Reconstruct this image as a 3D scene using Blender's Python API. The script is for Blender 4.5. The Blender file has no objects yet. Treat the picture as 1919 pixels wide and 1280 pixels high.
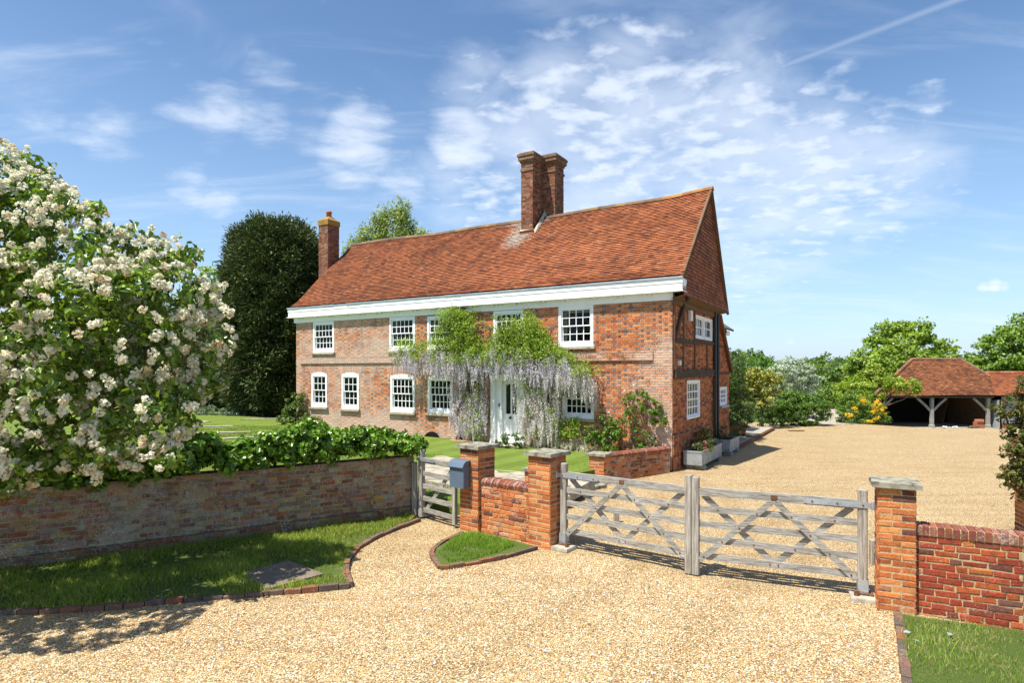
import bpy, math, random
import numpy as np
from mathutils import Vector, Matrix

# ------------------------------------------------------------------ camera, sky, sun, exposure
sc = bpy.context.scene
C = sc.collection
F, U0, V0, CH = 1138.0, 959.5, 697.0, 2.8        # lens and horizon of the 1919 px wide photo, camera height
cam_d = bpy.data.cameras.new('camera'); cam = bpy.data.objects.new('camera', cam_d); C.objects.link(cam)
cam.location = (0, 0, CH); cam.rotation_euler = (math.radians(90), 0, 0)
cam_d.sensor_width = 36; cam_d.lens = 36 * F / 1919; cam_d.shift_y = (V0 - 640) / 1919
cam_d.clip_start = 0.1; cam_d.clip_end = 3000
sc.camera = cam
SUN = Vector((-0.385, -0.30, 1.0)).normalized()
SUN_EL = math.asin(SUN.z); SUN_ROT = math.atan2(SUN.x, SUN.y)
sd = bpy.data.lights.new('sun', 'SUN'); so = bpy.data.objects.new('sun', sd); C.objects.link(so)
sd.energy = 5.0; sd.angle = math.radians(0.5); sd.color = (1.0, 0.95, 0.86)
so.rotation_euler = (-SUN).to_track_quat('-Z', 'Y').to_euler(); so.location = (-20, -15, 40)
sc.view_settings.view_transform = 'Standard'; sc.view_settings.look = 'None'
sc.view_settings.exposure = 0.80; sc.view_settings.gamma = 1

w = bpy.data.worlds.new('World'); sc.world = w; w.use_nodes = True
nt = w.node_tree; nt.nodes.clear()
def wn(t, **k):
    n = nt.nodes.new(t)
    for a, b in k.items(): setattr(n, a, b)
    return n
def wmath(op, a, b=None, c=None, clamp=False):
    n = wn('ShaderNodeMath', operation=op, use_clamp=clamp)
    for i, x in enumerate((a, b, c)):
        if x is None: continue
        if isinstance(x, (int, float)): n.inputs[i].default_value = x
        else: nt.links.new(x, n.inputs[i])
    return n.outputs[0]
out = wn('ShaderNodeOutputWorld'); bg = wn('ShaderNodeBackground'); bg.inputs[1].default_value = 0.10
sky = wn('ShaderNodeTexSky', sky_type='NISHITA'); sky.sun_disc = False
sky.sun_elevation = SUN_EL; sky.sun_rotation = SUN_ROT; sky.dust_density = 0.9; sky.ozone_density = 1.35; sky.air_density = 1.0
tc = wn('ShaderNodeTexCoord'); D = tc.outputs['Generated']
sep = wn('ShaderNodeSeparateXYZ'); nt.links.new(D, sep.inputs[0])
zz = wmath('MAXIMUM', sep.outputs[2], 0.0); zd = wmath('ADD', zz, 0.16)
px_ = wmath('DIVIDE', sep.outputs[0], zd); py_ = wmath('DIVIDE', sep.outputs[1], zd)
cmb = wn('ShaderNodeCombineXYZ'); nt.links.new(px_, cmb.inputs[0]); nt.links.new(py_, cmb.inputs[1])
def wnoise(scale, detail, rough, dist=0.0, stretch=None, rot=0.0):
    src = cmb.outputs[0]
    if stretch:
        mp = wn('ShaderNodeMapping'); mp.inputs['Scale'].default_value = stretch; mp.inputs['Rotation'].default_value = (0, 0, rot)
        nt.links.new(src, mp.inputs[0]); src = mp.outputs[0]
    n = wn('ShaderNodeTexNoise'); n.inputs['Scale'].default_value = scale; n.inputs['Detail'].default_value = detail
    n.inputs['Roughness'].default_value = rough; n.inputs['Distortion'].default_value = dist
    nt.links.new(src, n.inputs['Vector']); return n.outputs[0]
# banks of cloud, each a soft cone of directions (azimuth-elevation of where the bank hangs)
def pdir(u, v): return Vector(((u - U0) / F, 1.0, (V0 - v) / F)).normalized()
def bank(lst):
    tot = None
    for (u, v, r, s) in lst:
        d = pdir(u, v)
        dp = wn('ShaderNodeVectorMath', operation='DOT_PRODUCT'); nt.links.new(D, dp.inputs[0]); dp.inputs[1].default_value = d
        a = r / F * d.y
        mr = wn('ShaderNodeMapRange', interpolation_type='SMOOTHSTEP'); nt.links.new(dp.outputs['Value'], mr.inputs[0])
        mr.inputs[1].default_value = math.cos(a * 1.28); mr.inputs[2].default_value = 1.0 + (1 - math.cos(a)) * 0.3
        mr.inputs[3].default_value = 0.0; mr.inputs[4].default_value = s
        tot = mr.outputs[0] if tot is None else wmath('MAXIMUM', tot, mr.outputs[0])
    return tot
puffs = bank([(390, 195, 95, .62), (500, 210, 110, .5), (600, 245, 100, .52), (670, 275, 100, .8), (740, 315, 100, .6), (810, 335, 70, .4), (865, 270, 85, .85),
              (340, 135, 42, .55), (270, 75, 60, .32), (205, 255, 80, .5), (60, 215, 110, .35), (350, 350, 62, .62), (410, 372, 60, .6),
              (480, 390, 120, .25), (1845, 537, 15, .8), (1864, 534, 17, .95), (1882, 536, 13, .8), (1480, 638, 14, .5), (130, 215, 80, .3), (290, 280, 70, .3)])
flock = bank([(900, 160, 90, .4), (960, 260, 150, .58), (1060, 190, 130, .66), (1180, 170, 150, .66), (1270, 200, 130, .62), (1150, 270, 190, .66), (1330, 270, 200, .66), (1480, 260, 140, .55),
              (1500, 330, 180, .66), (1620, 340, 150, .55), (1100, 370, 230, .55), (1350, 400, 230, .52), (1690, 350, 110, .4), (1540, 190, 90, .35), (1735, 190, 45, .4), (900, 340, 130, .5)])
n1 = wnoise(2.6, 7, .56, .4); n5 = wnoise(4.2, 8, .58, .22, (.85, 1.3, 1), -.3); n2 = wnoise(10.0, 6, .52, .15, (1.0, 1.2, 1), .5); n3 = wnoise(3.0, 6, .6, .6, (0.35, 1.4, 1), -.35)
def cov(mask, n, lo, hi, gain=1.0):
    nm = wn('ShaderNodeMapRange'); nt.links.new(n, nm.inputs[0]); nm.inputs[1].default_value = .28; nm.inputs[2].default_value = .72; nm.clamp = False
    x = wmath('ADD', wmath('MULTIPLY', mask, gain), wmath('MULTIPLY', nm.outputs[0], .62))
    mr = wn('ShaderNodeMapRange', interpolation_type='SMOOTHSTEP'); nt.links.new(x, mr.inputs[0])
    mr.inputs[1].default_value = lo; mr.inputs[2].default_value = hi
    return mr.outputs[0]
cA = wmath('MULTIPLY', cov(puffs, n5, .60, 1.26), .80)
cB = wmath('MULTIPLY', cov(flock, n2, .52, 1.16), .78)
veil = wmath('MULTIPLY', cov(flock, n1, .40, 1.1), .55)
cirr = wmath('MULTIPLY', cov(bank([(100, 230, 300, .22), (600, 320, 380, .2), (1200, 330, 520, .24), (1700, 420, 420, .2), (400, 420, 350, .2)]), n3, .42, .95), .42)
# vapour trail: a thin band around a great circle, between two ends
a_, b_ = pdir(1340, 172), pdir(1790, 0); nn = a_.cross(b_).normalized(); mid = (a_ + b_).normalized()
dn = wn('ShaderNodeVectorMath', operation='DOT_PRODUCT'); nt.links.new(D, dn.inputs[0]); dn.inputs[1].default_value = nn
dm = wn('ShaderNodeVectorMath', operation='DOT_PRODUCT'); nt.links.new(D, dm.inputs[0]); dm.inputs[1].default_value = mid
band = wmath('SUBTRACT', 1.0, wmath('DIVIDE', wmath('ABSOLUTE', dn.outputs['Value']), .0055), clamp=True)
ends = wn('ShaderNodeMapRange', interpolation_type='SMOOTHSTEP'); nt.links.new(dm.outputs['Value'], ends.inputs[0])
ends.inputs[1].default_value = math.cos(.27); ends.inputs[2].default_value = math.cos(.15)
trail = wmath('MULTIPLY', wmath('MULTIPLY', band, ends.outputs[0]), wmath('ADD', wmath('MULTIPLY', n1, .3), .08))
allc = wmath('MAXIMUM', wmath('MAXIMUM', cA, cB), wmath('MAXIMUM', wmath('MAXIMUM', veil, cirr), trail), clamp=True)
hz = wn('ShaderNodeMapRange', interpolation_type='SMOOTHSTEP'); nt.links.new(sep.outputs[2], hz.inputs[0])
hz.inputs[1].default_value = .50; hz.inputs[2].default_value = -.05; hz.inputs[3].default_value = 0.0; hz.inputs[4].default_value = .50
mixh = wn('ShaderNodeMixRGB'); nt.links.new(hz.outputs[0], mixh.inputs[0]); 
gam = wn('ShaderNodeHueSaturation'); gam.inputs['Saturation'].default_value = 1.14; gam.inputs['Value'].default_value = 1.0
nt.links.new(sky.outputs[0], gam.inputs['Color'])
nt.links.new(gam.outputs[0], mixh.inputs[1]); mixh.inputs[2].default_value = (3.3, 5.0, 7.4, 1)
mixc = wn('ShaderNodeMixRGB'); nt.links.new(allc, mixc.inputs[0]); nt.links.new(mixh.outputs[0], mixc.inputs[1])
mixc.inputs[2].default_value = (5.6, 6.1, 6.9, 1)
nt.links.new(mixc.outputs[0], bg.inputs[0]); nt.links.new(bg.outputs[0], out.inputs[0])

# ------------------------------------------------------------------ helpers
rng = np.random.default_rng(7); random.seed(7)
MATS = {}
class NB:
    """small node builder"""
    def __init__(s, name):
        s.m = bpy.data.materials.new(name); s.m.use_nodes = True; s.t = s.m.node_tree; s.t.nodes.clear()
        s.out = s.n('ShaderNodeOutputMaterial'); s.tc = s.n('ShaderNodeTexCoord').outputs['Object']
    def n(s, t, **k):
        n = s.t.nodes.new(t)
        for a, b in k.items(): setattr(n, a, b)
        return n
    def put(s, sock, x):
        if isinstance(x, bpy.types.NodeSocket): s.t.links.new(x, sock)
        elif x is not None:
            if isinstance(x, (tuple, list)) and len(x) == 3 and sock.type == 'RGBA': x = (*x, 1)
            sock.default_value = x
    def noise(s, scale, detail=4, rough=.55, vec=None, stretch=None, dist=0, color=False):
        v = vec or s.tc
        if stretch:
            mp = s.n('ShaderNodeMapping'); s.put(mp.inputs['Scale'], stretch); s.put(mp.inputs[0], v); v = mp.outputs[0]
        n = s.n('ShaderNodeTexNoise'); s.put(n.inputs['Vector'], v); s.put(n.inputs['Scale'], scale); s.put(n.inputs['Detail'], detail)
        s.put(n.inputs['Roughness'], rough); s.put(n.inputs['Distortion'], dist)
        return n.outputs[1] if color else n.outputs[0]
    def mr(s, x, a, b, c=0.0, d=1.0, smooth=True):
        n = s.n('ShaderNodeMapRange'); 
        if smooth: n.interpolation_type = 'SMOOTHSTEP'
        s.put(n.inputs[0], x); s.put(n.inputs[1], a); s.put(n.inputs[2], b); s.put(n.inputs[3], c); s.put(n.inputs[4], d); return n.outputs[0]
    def math(s, op, a, b=None, clamp=False):
        n = s.n('ShaderNodeMath', operation=op, use_clamp=clamp); s.put(n.inputs[0], a); s.put(n.inputs[1], b); return n.outputs[0]
    def mix(s, f, a, b, mode='MIX'):
        n = s.n('ShaderNodeMixRGB', blend_type=mode); s.put(n.inputs[0], f); s.put(n.inputs[1], a); s.put(n.inputs[2], b); return n.outputs[0]
    def ramp(s, f, stops, interp='LINEAR'):
        n = s.n('ShaderNodeValToRGB'); n.color_ramp.interpolation = interp; s.put(n.inputs[0], f)
        el = n.color_ramp.elements
        while len(el) > 1: el.remove(el[-1])
        el[0].position = stops[0][0]; el[0].color = (*stops[0][1], 1)
        for p, c in stops[1:]:
            e = el.new(p); e.color = (*c, 1)
        return n.outputs[0]
    def attr(s, name='col'):
        n = s.n('ShaderNodeAttribute', attribute_name=name); return n
    def bump(s, h, strength=.5, dist=.01):
        n = s.n('ShaderNodeBump'); s.put(n.inputs['Strength'], strength); s.put(n.inputs['Distance'], dist); s.put(n.inputs['Height'], h); return n.outputs[0]
    def pbsdf(s, col, rough=.8, spec=.3, metal=0.0, normal=None):
        p = s.n('ShaderNodeBsdfPrincipled'); s.put(p.inputs['Base Color'], col); s.put(p.inputs['Roughness'], rough)
        s.put(p.inputs['Specular IOR Level'], spec); s.put(p.inputs['Metallic'], metal)
        if normal is not None: s.put(p.inputs['Normal'], normal)
        return p.outputs[0]
    def done(s, sh):
        s.t.links.new(sh, s.out.inputs[0]); return s.m

def m_masonry(name, washcol=(.60, .50, .41), fine=22, moss=None, bump=.006, spots=.25):
    b = NB(name); a = b.attr('col'); wsh = b.attr('wash').outputs['Fac']
    n = b.noise(fine, 6, .65); n2 = b.noise(3.0, 4, .6); n3 = b.noise(60, 3, .6)
    col = b.mix(b.mr(n3, .3, .7, 0, .75), a.outputs['Color'], b.mix(1.0, a.outputs['Color'], (.55, .45, .42), 'MULTIPLY')); col = b.mix(b.mr(b.noise(9, 5, .7), .5, .68, 0, .55), col, b.mix(1.0, col, (.45, .38, .36), 'MULTIPLY'))
    n4 = b.noise(fine * 2.6, 4, .7); mask = b.mr(b.math('ADD', b.math('ADD', b.math('MULTIPLY', b.math('ADD', n, n4), .5), b.math('MULTIPLY', n2, .35)), b.math('MULTIPLY', wsh, .5)), .74, .90)
    col = b.mix(b.math('MULTIPLY', mask, .62), col, washcol)
    sp = b.mr(b.math('ADD', b.noise(38, 5, .75), b.math('MULTIPLY', n2, .25)), .72, .78); col = b.mix(b.math('MULTIPLY', sp, spots), col, (.62, .60, .54))
    if moss:
        mm = b.mr(b.noise(5, 6, .7), .60, .72)
        col = b.mix(b.math('MULTIPLY', mm, .6), col, moss)
    nrm = b.bump(b.math('ADD', b.noise(90, 5, .7), b.math('MULTIPLY', n, .6)), .7, bump)
    return b.done(b.pbsdf(col, .88, .25, 0, nrm))
def m_tile(name, lich=.55):
    b = NB(name); a = b.attr('col'); wsh = b.attr('wash').outputs['Fac']
    n = b.noise(14, 6, .7); n2 = b.noise(1.1, 5, .6); n3 = b.noise(80, 3, .6)
    col = b.mix(b.mr(b.noise(.55, 4, .6), .50, .66, 0, .4), a.outputs['Color'], b.mix(1.0, a.outputs['Color'], (1.22, 1.12, 1.05), 'MULTIPLY')); col = b.mix(b.mr(n2, .44, .66, 0, .65), col, b.mix(1.0, col, (.48, .50, .58), 'MULTIPLY'))
    col = b.mix(b.mr(n3, .35, .65, 0, .45), col, b.mix(1.0, col, (.55, .5, .47), 'MULTIPLY'))
    mask = b.mr(b.math('ADD', n, b.math('MULTIPLY', wsh, .6)), .74, .84)
    col = b.mix(b.math('MULTIPLY', mask, .8), col, (.42, .40, .34))
    return b.done(b.pbsdf(col, .85, .25, 0, b.bump(b.noise(70, 4, .7), .5, .006)))
def m_simple(name, col, rough=.7, spec=.3, metal=0.0, var=.18, scale=6, bump=.3, bscale=40, stretch=None):
    b = NB(name); n = b.noise(scale, 5, .6, stretch=stretch)
    c2 = tuple(x * (1 - var * 2) for x in col); c3 = tuple(min(1, x * (1 + var)) for x in col)
    c = b.ramp(n, [(.3, c2), (.5, col), (.7, c3)])
    return b.done(b.pbsdf(c, rough, spec, metal, b.bump(b.noise(bscale, 4, .6, stretch=stretch), bump, .004)))
def m_leaf(name, rough=.45, spec=.35, trans=.35, tint=(1.25, 1.25, .55)):
    b = NB(name); a = b.attr('col').outputs['Color']
    p = b.pbsdf(a, rough, spec)
    t = b.n('ShaderNodeBsdfTranslucent'); b.put(t.inputs[0], b.mix(1.0, a, (*tint,), 'MULTIPLY'))
    mx = b.n('ShaderNodeMixShader'); b.put(mx.inputs[0], trans); b.t.links.new(p, mx.inputs[1]); b.t.links.new(t.outputs[0], mx.inputs[2])
    return b.done(mx.outputs[0])
def m_wood(name, c1, c2, sc_=(40, 40, 3), rough=.85):
    b = NB(name); n = b.noise(1.0, 6, .65, stretch=sc_, dist=.4); n2 = b.noise(2.5, 4, .6)
    c = b.mix(b.mr(n, .3, .7), c1, c2); c = b.mix(b.mr(n2, .4, .75, 0, .35), c, tuple(x * .6 for x in c1))
    return b.done(b.pbsdf(c, rough, .2, 0, b.bump(n, .8, .004)))
def m_gravel():
    b = NB('gravel')
    def cells(scale):
        v = b.n('ShaderNodeTexVoronoi', feature='F1'); b.put(v.inputs['Vector'], b.tc); b.put(v.inputs['Scale'], scale); return v
    v1 = cells(62); v2 = cells(105)
    s = b.n('ShaderNodeSeparateColor'); b.put(s.inputs[0], v1.outputs['Color'])
    s2 = b.n('ShaderNodeSeparateColor'); b.put(s2.inputs[0], v2.outputs['Color'])
    stops = [(0, (.05, .035, .02)), (.09, (.22, .13, .05)), (.20, (.46, .27, .08)), (.36, (.57, .42, .19)), (.54, (.60, .50, .29)), (.74, (.69, .61, .41)), (.87, (.33, .32, .27)), (.93, (.84, .78, .61))]
    c1 = b.ramp(s.outputs[0], stops, 'CONSTANT'); c2 = b.ramp(s2.outputs[1], stops, 'CONSTANT')
    c = b.mix(b.mr(b.noise(30, 2, .5), .45, .55), c1, c2)
    gap = b.mr(v1.outputs['Distance'], .36, .70, 0, .85)
    c = b.mix(gap, c, (.16, .10, .055))
    big = b.noise(.55, 5, .6); c = b.mix(b.mr(big, .35, .7, 0, .25), c, b.mix(1.0, c, (.80, .70, .58), 'MULTIPLY'))
    trk = b.noise(1.0, 4, .5, stretch=(.35, 3.0, 1), dist=.6); c = b.mix(b.mr(trk, .48, .66, 0, .34), c, b.mix(1.0, c, (.66, .58, .48), 'MULTIPLY')); c = b.mix(b.mr(b.noise(4.0, 5, .7), .60, .74, 0, .3), c, (.34, .25, .14))
    sx = b.n('ShaderNodeSeparateXYZ'); b.put(sx.inputs[0], b.tc); X, Y_ = sx.outputs[0], sx.outputs[1]
    for (ox, oy, cx_, cy_, R_, st) in ((0, 0, -9.2, 14.9, 13.3, .30), (0, 0, 11.5, .2, 12.2, .22)):      # worn wheel tracks: pairs of arcs through the gateway
        dx = b.math('SUBTRACT', X, cx_); dy = b.math('SUBTRACT', Y_, cy_); rr = b.math('SQRT', b.math('ADD', b.math('MULTIPLY', dx, dx), b.math('MULTIPLY', dy, dy)))
        d_ = b.math('ADD', b.math('SUBTRACT', rr, R_), b.math('MULTIPLY', b.math('SUBTRACT', b.noise(.5, 3, .5), .5), .5))
        e_ = b.math('ABSOLUTE', b.math('SUBTRACT', b.math('ABSOLUTE', d_), .75))
        c = b.mix(b.math('MULTIPLY', b.mr(e_, .28, .08), b.mr(b.noise(1.2, 4, .6), .3, .6, st * .3, st)), c, b.mix(1.0, c, (.62, .54, .42), 'MULTIPLY'))
    h = b.math('ADD', b.math('SUBTRACT', 1.0, v1.outputs['Distance']), b.math('MULTIPLY', b.noise(3, 3, .5), 1.2))
    c = b.mix(1.0, c, (.99, .965, .90), 'MULTIPLY')
    return b.done(b.pbsdf(c, .75, .3, 0, b.bump(h, .8, .010)))
def m_grass(name, c1, c2, c3, patch=None, stripes=False):
    b = NB(name); n = b.noise(1.4, 5, .6); n2 = b.noise(45, 5, .75)
    c = b.mix(b.mr(n, .35, .65), c1, c2); c = b.mix(b.mr(n2, .35, .7), c, c3)
    if stripes:
        wv = b.n('ShaderNodeTexWave', wave_type='BANDS', bands_direction='X'); mp = b.n('ShaderNodeMapping'); mp.inputs['Rotation'].default_value = (0, 0, .6)
        b.put(mp.inputs[0], b.tc); b.put(wv.inputs['Vector'], mp.outputs[0]); b.put(wv.inputs['Scale'], .32); b.put(wv.inputs['Distortion'], .5)
        c = b.mix(b.mr(wv.outputs['Fac'], .3, .7, 0, .25), c, tuple(x * 1.5 for x in c2))
    if patch: c = b.mix(b.mr(b.noise(3.2, 5, .65), .58, .70, 0, .8), c, patch)
    return b.done(b.pbsdf(c, .8, .2, 0, b.bump(n2, .9, .03)))
def m_glass():
    b = NB('window_glass'); t = b.n('ShaderNodeBsdfTransparent'); g = b.n('ShaderNodeBsdfGlossy'); g.inputs['Roughness'].default_value = .02
    b.put(t.inputs[0], (.80, .84, .82)); b.put(g.inputs[0], (.9, .95, 1.0))
    b.put(g.inputs['Normal'], b.bump(b.noise(2.2, 2, .5), .12, .02))
    fr = b.n('ShaderNodeFresnel'); fr.inputs[0].default_value = 1.28
    mx = b.n('ShaderNodeMixShader'); b.t.links.new(fr.outputs[0], mx.inputs[0]); b.t.links.new(t.outputs[0], mx.inputs[1]); b.t.links.new(g.outputs[0], mx.inputs[2])
    return b.done(mx.outputs[0])
M = dict(
    facade=m_masonry('facade_brick', spots=.5), gardenwall=m_masonry('garden_wall_brick', (.40, .37, .30), 11, (.15, .14, .06), .006, .75),
    brick=m_masonry('pier_brick', (.55, .50, .44), 26), chim=m_masonry('chimney_brick', (.42, .39, .30), 16, None, .006, .7),
    tile=m_tile('clay_tile'), white=m_simple('white_paint', (.82, .83, .84), .45, .4, 0, .03, 3, .1),
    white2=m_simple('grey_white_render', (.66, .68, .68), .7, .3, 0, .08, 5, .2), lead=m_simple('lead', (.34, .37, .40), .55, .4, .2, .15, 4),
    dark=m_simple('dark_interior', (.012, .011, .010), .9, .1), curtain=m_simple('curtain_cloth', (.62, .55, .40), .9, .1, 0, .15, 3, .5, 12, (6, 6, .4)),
    glass=m_glass(), stone=m_simple('weathered_stone', (.25, .235, .18), .9, .2, 0, .35, 9, .9, 50), pave=m_simple('paving_stone', (.34, .30, .235), .85, .2, 0, .25, 4, .6, 30),
    sill=m_simple('stone_sill', (.36, .31, .22), .85, .2, 0, .2, 9), timber=m_wood('old_oak', (.035, .028, .022), (.12, .085, .055)),
    browntimber=m_wood('brown_oak', (.10, .06, .035), (.22, .14, .08)), gate=m_wood('silvered_oak', (.14, .13, .11), (.44, .42, .375), (5, 60, 60)),
    post=m_wood('silvered_oak_upright', (.18, .155, .125), (.44, .41, .36), (45, 45, 3)), galv=m_simple('galvanised_steel', (.42, .46, .50), .45, .5, .6, .12, 12),
    iron=m_simple('black_iron', (.015, .015, .016), .45, .5, 0, .1), rust=m_simple('rusty_iron', (.16, .075, .04), .8, .2, .1, .3, 30),
    box=m_simple('blue_grey_paint', (.10, .14, .19), .38, .5, 0, .06, 3, .05), gravel=m_gravel(),
    lawn=m_grass('lawn_turf', (.12, .17, .022), (.15, .21, .035), (.09, .135, .018), None, True),
    grass=m_grass('rough_turf', (.08, .125, .02), (.11, .16, .03), (.06, .09, .018), (.24, .19, .10)),
    field=m_grass('field_grass', (.06, .11, .02), (.09, .15, .03), (.05, .09, .015)),
    blade=m_leaf('grass_blade', .6, .2, .35), leaf=m_leaf('foliage'), shiny=m_leaf('glossy_foliage', .28, .5, .25), needle=m_leaf('yew_needle', .6, .2, .1),
    petal=m_leaf('petal', .6, .2, .4, (1.05, 1.03, 1.0)), bark=m_simple('bark', (.14, .105, .07), .95, .1, 0, .35, 12, 1.0, 30, (1, 1, .3)),
    stonechip=m_leaf('stone_chip', .7, .3, .0), zinc=m_simple('zinc_planter', (.30, .33, .34), .5, .4, .3, .18, 6, .1), soil=m_simple('soil', (.07, .045, .03), .95, .1, 0, .3, 12, 1),
    terra=m_simple('terracotta', (.45, .15, .07), .8, .2, 0, .15), edging=m_masonry('edging_brick', (.30, .27, .22), 14, (.10, .09, .045)),
    board=m_wood('grey_weatherboard', (.20, .22, .24), (.42, .45, .47), (3, 30, 60)), concrete=m_simple('concrete', (.38, .35, .28), .9, .2, 0, .2, 8),
    plastic=m_simple('white_plastic', (.75, .74, .70), .4, .4, 0, .03), pavebrick=m_masonry('paving_brick', (.30, .26, .22), 14))

def link(o, parent=None):
    C.objects.link(o)
    if parent is not None: o.parent = parent
    return o
def tag(o, label=None, cat=None, group=None, kind=None):
    if label: o['label'] = label
    if cat: o['category'] = cat
    if group: o['group'] = group
    if kind: o['kind'] = kind
    return o
def thing(name, label, cat, loc=(0, 0, 0), rz=0.0, group=None):
    o = bpy.data.objects.new(name, None); o.location = loc; o.rotation_euler = (0, 0, rz); o.empty_display_size = .3
    C.objects.link(o); return tag(o, label, cat, group)
def inv_of(o):
    return (Matrix.Translation(o.location) @ o.rotation_euler.to_matrix().to_4x4()).inverted()
def mesh_np(name, V, Fc, mat, parent=None, col=None, wash=None, world=False, smooth=False):
    """V (n,3), Fc list of (m,k) index arrays"""
    V = np.asarray(V, dtype=np.float64)
    if world and parent is not None:
        m = np.array(inv_of(parent)); V = V @ m[:3, :3].T + m[:3, 3]
    if not isinstance(Fc, list): Fc = [Fc]
    me = bpy.data.meshes.new(name); me.vertices.add(len(V)); me.vertices.foreach_set('co', V.astype(np.float32).ravel())
    nl = sum(f.size for f in Fc); nf = sum(len(f) for f in Fc)
    me.loops.add(nl); me.polygons.add(nf)
    me.loops.foreach_set('vertex_index', np.concatenate([f.ravel() for f in Fc]).astype(np.int32))
    tot = np.concatenate([np.full(len(f), f.shape[1]) for f in Fc]); st = np.concatenate([[0], np.cumsum(tot)[:-1]])
    me.polygons.foreach_set('loop_start', st.astype(np.int32))
    me.update(calc_edges=True)
    if col is not None:
        a = me.attributes.new('col', 'FLOAT_COLOR', 'FACE'); col = np.asarray(col, dtype=np.float32)
        if col.shape[1] == 3: col = np.hstack([col, np.ones((len(col), 1), np.float32)])
        a.data.foreach_set('color', col.ravel())
    if wash is not None:
        a = me.attributes.new('wash', 'FLOAT', 'FACE'); a.data.foreach_set('value', np.asarray(wash, dtype=np.float32))
    if smooth: me.polygons.foreach_set('use_smooth', np.ones(nf, bool))
    me.materials.append(M[mat] if isinstance(mat, str) else mat)
    me.validate()
    return link(bpy.data.objects.new(name, me), parent)

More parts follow.
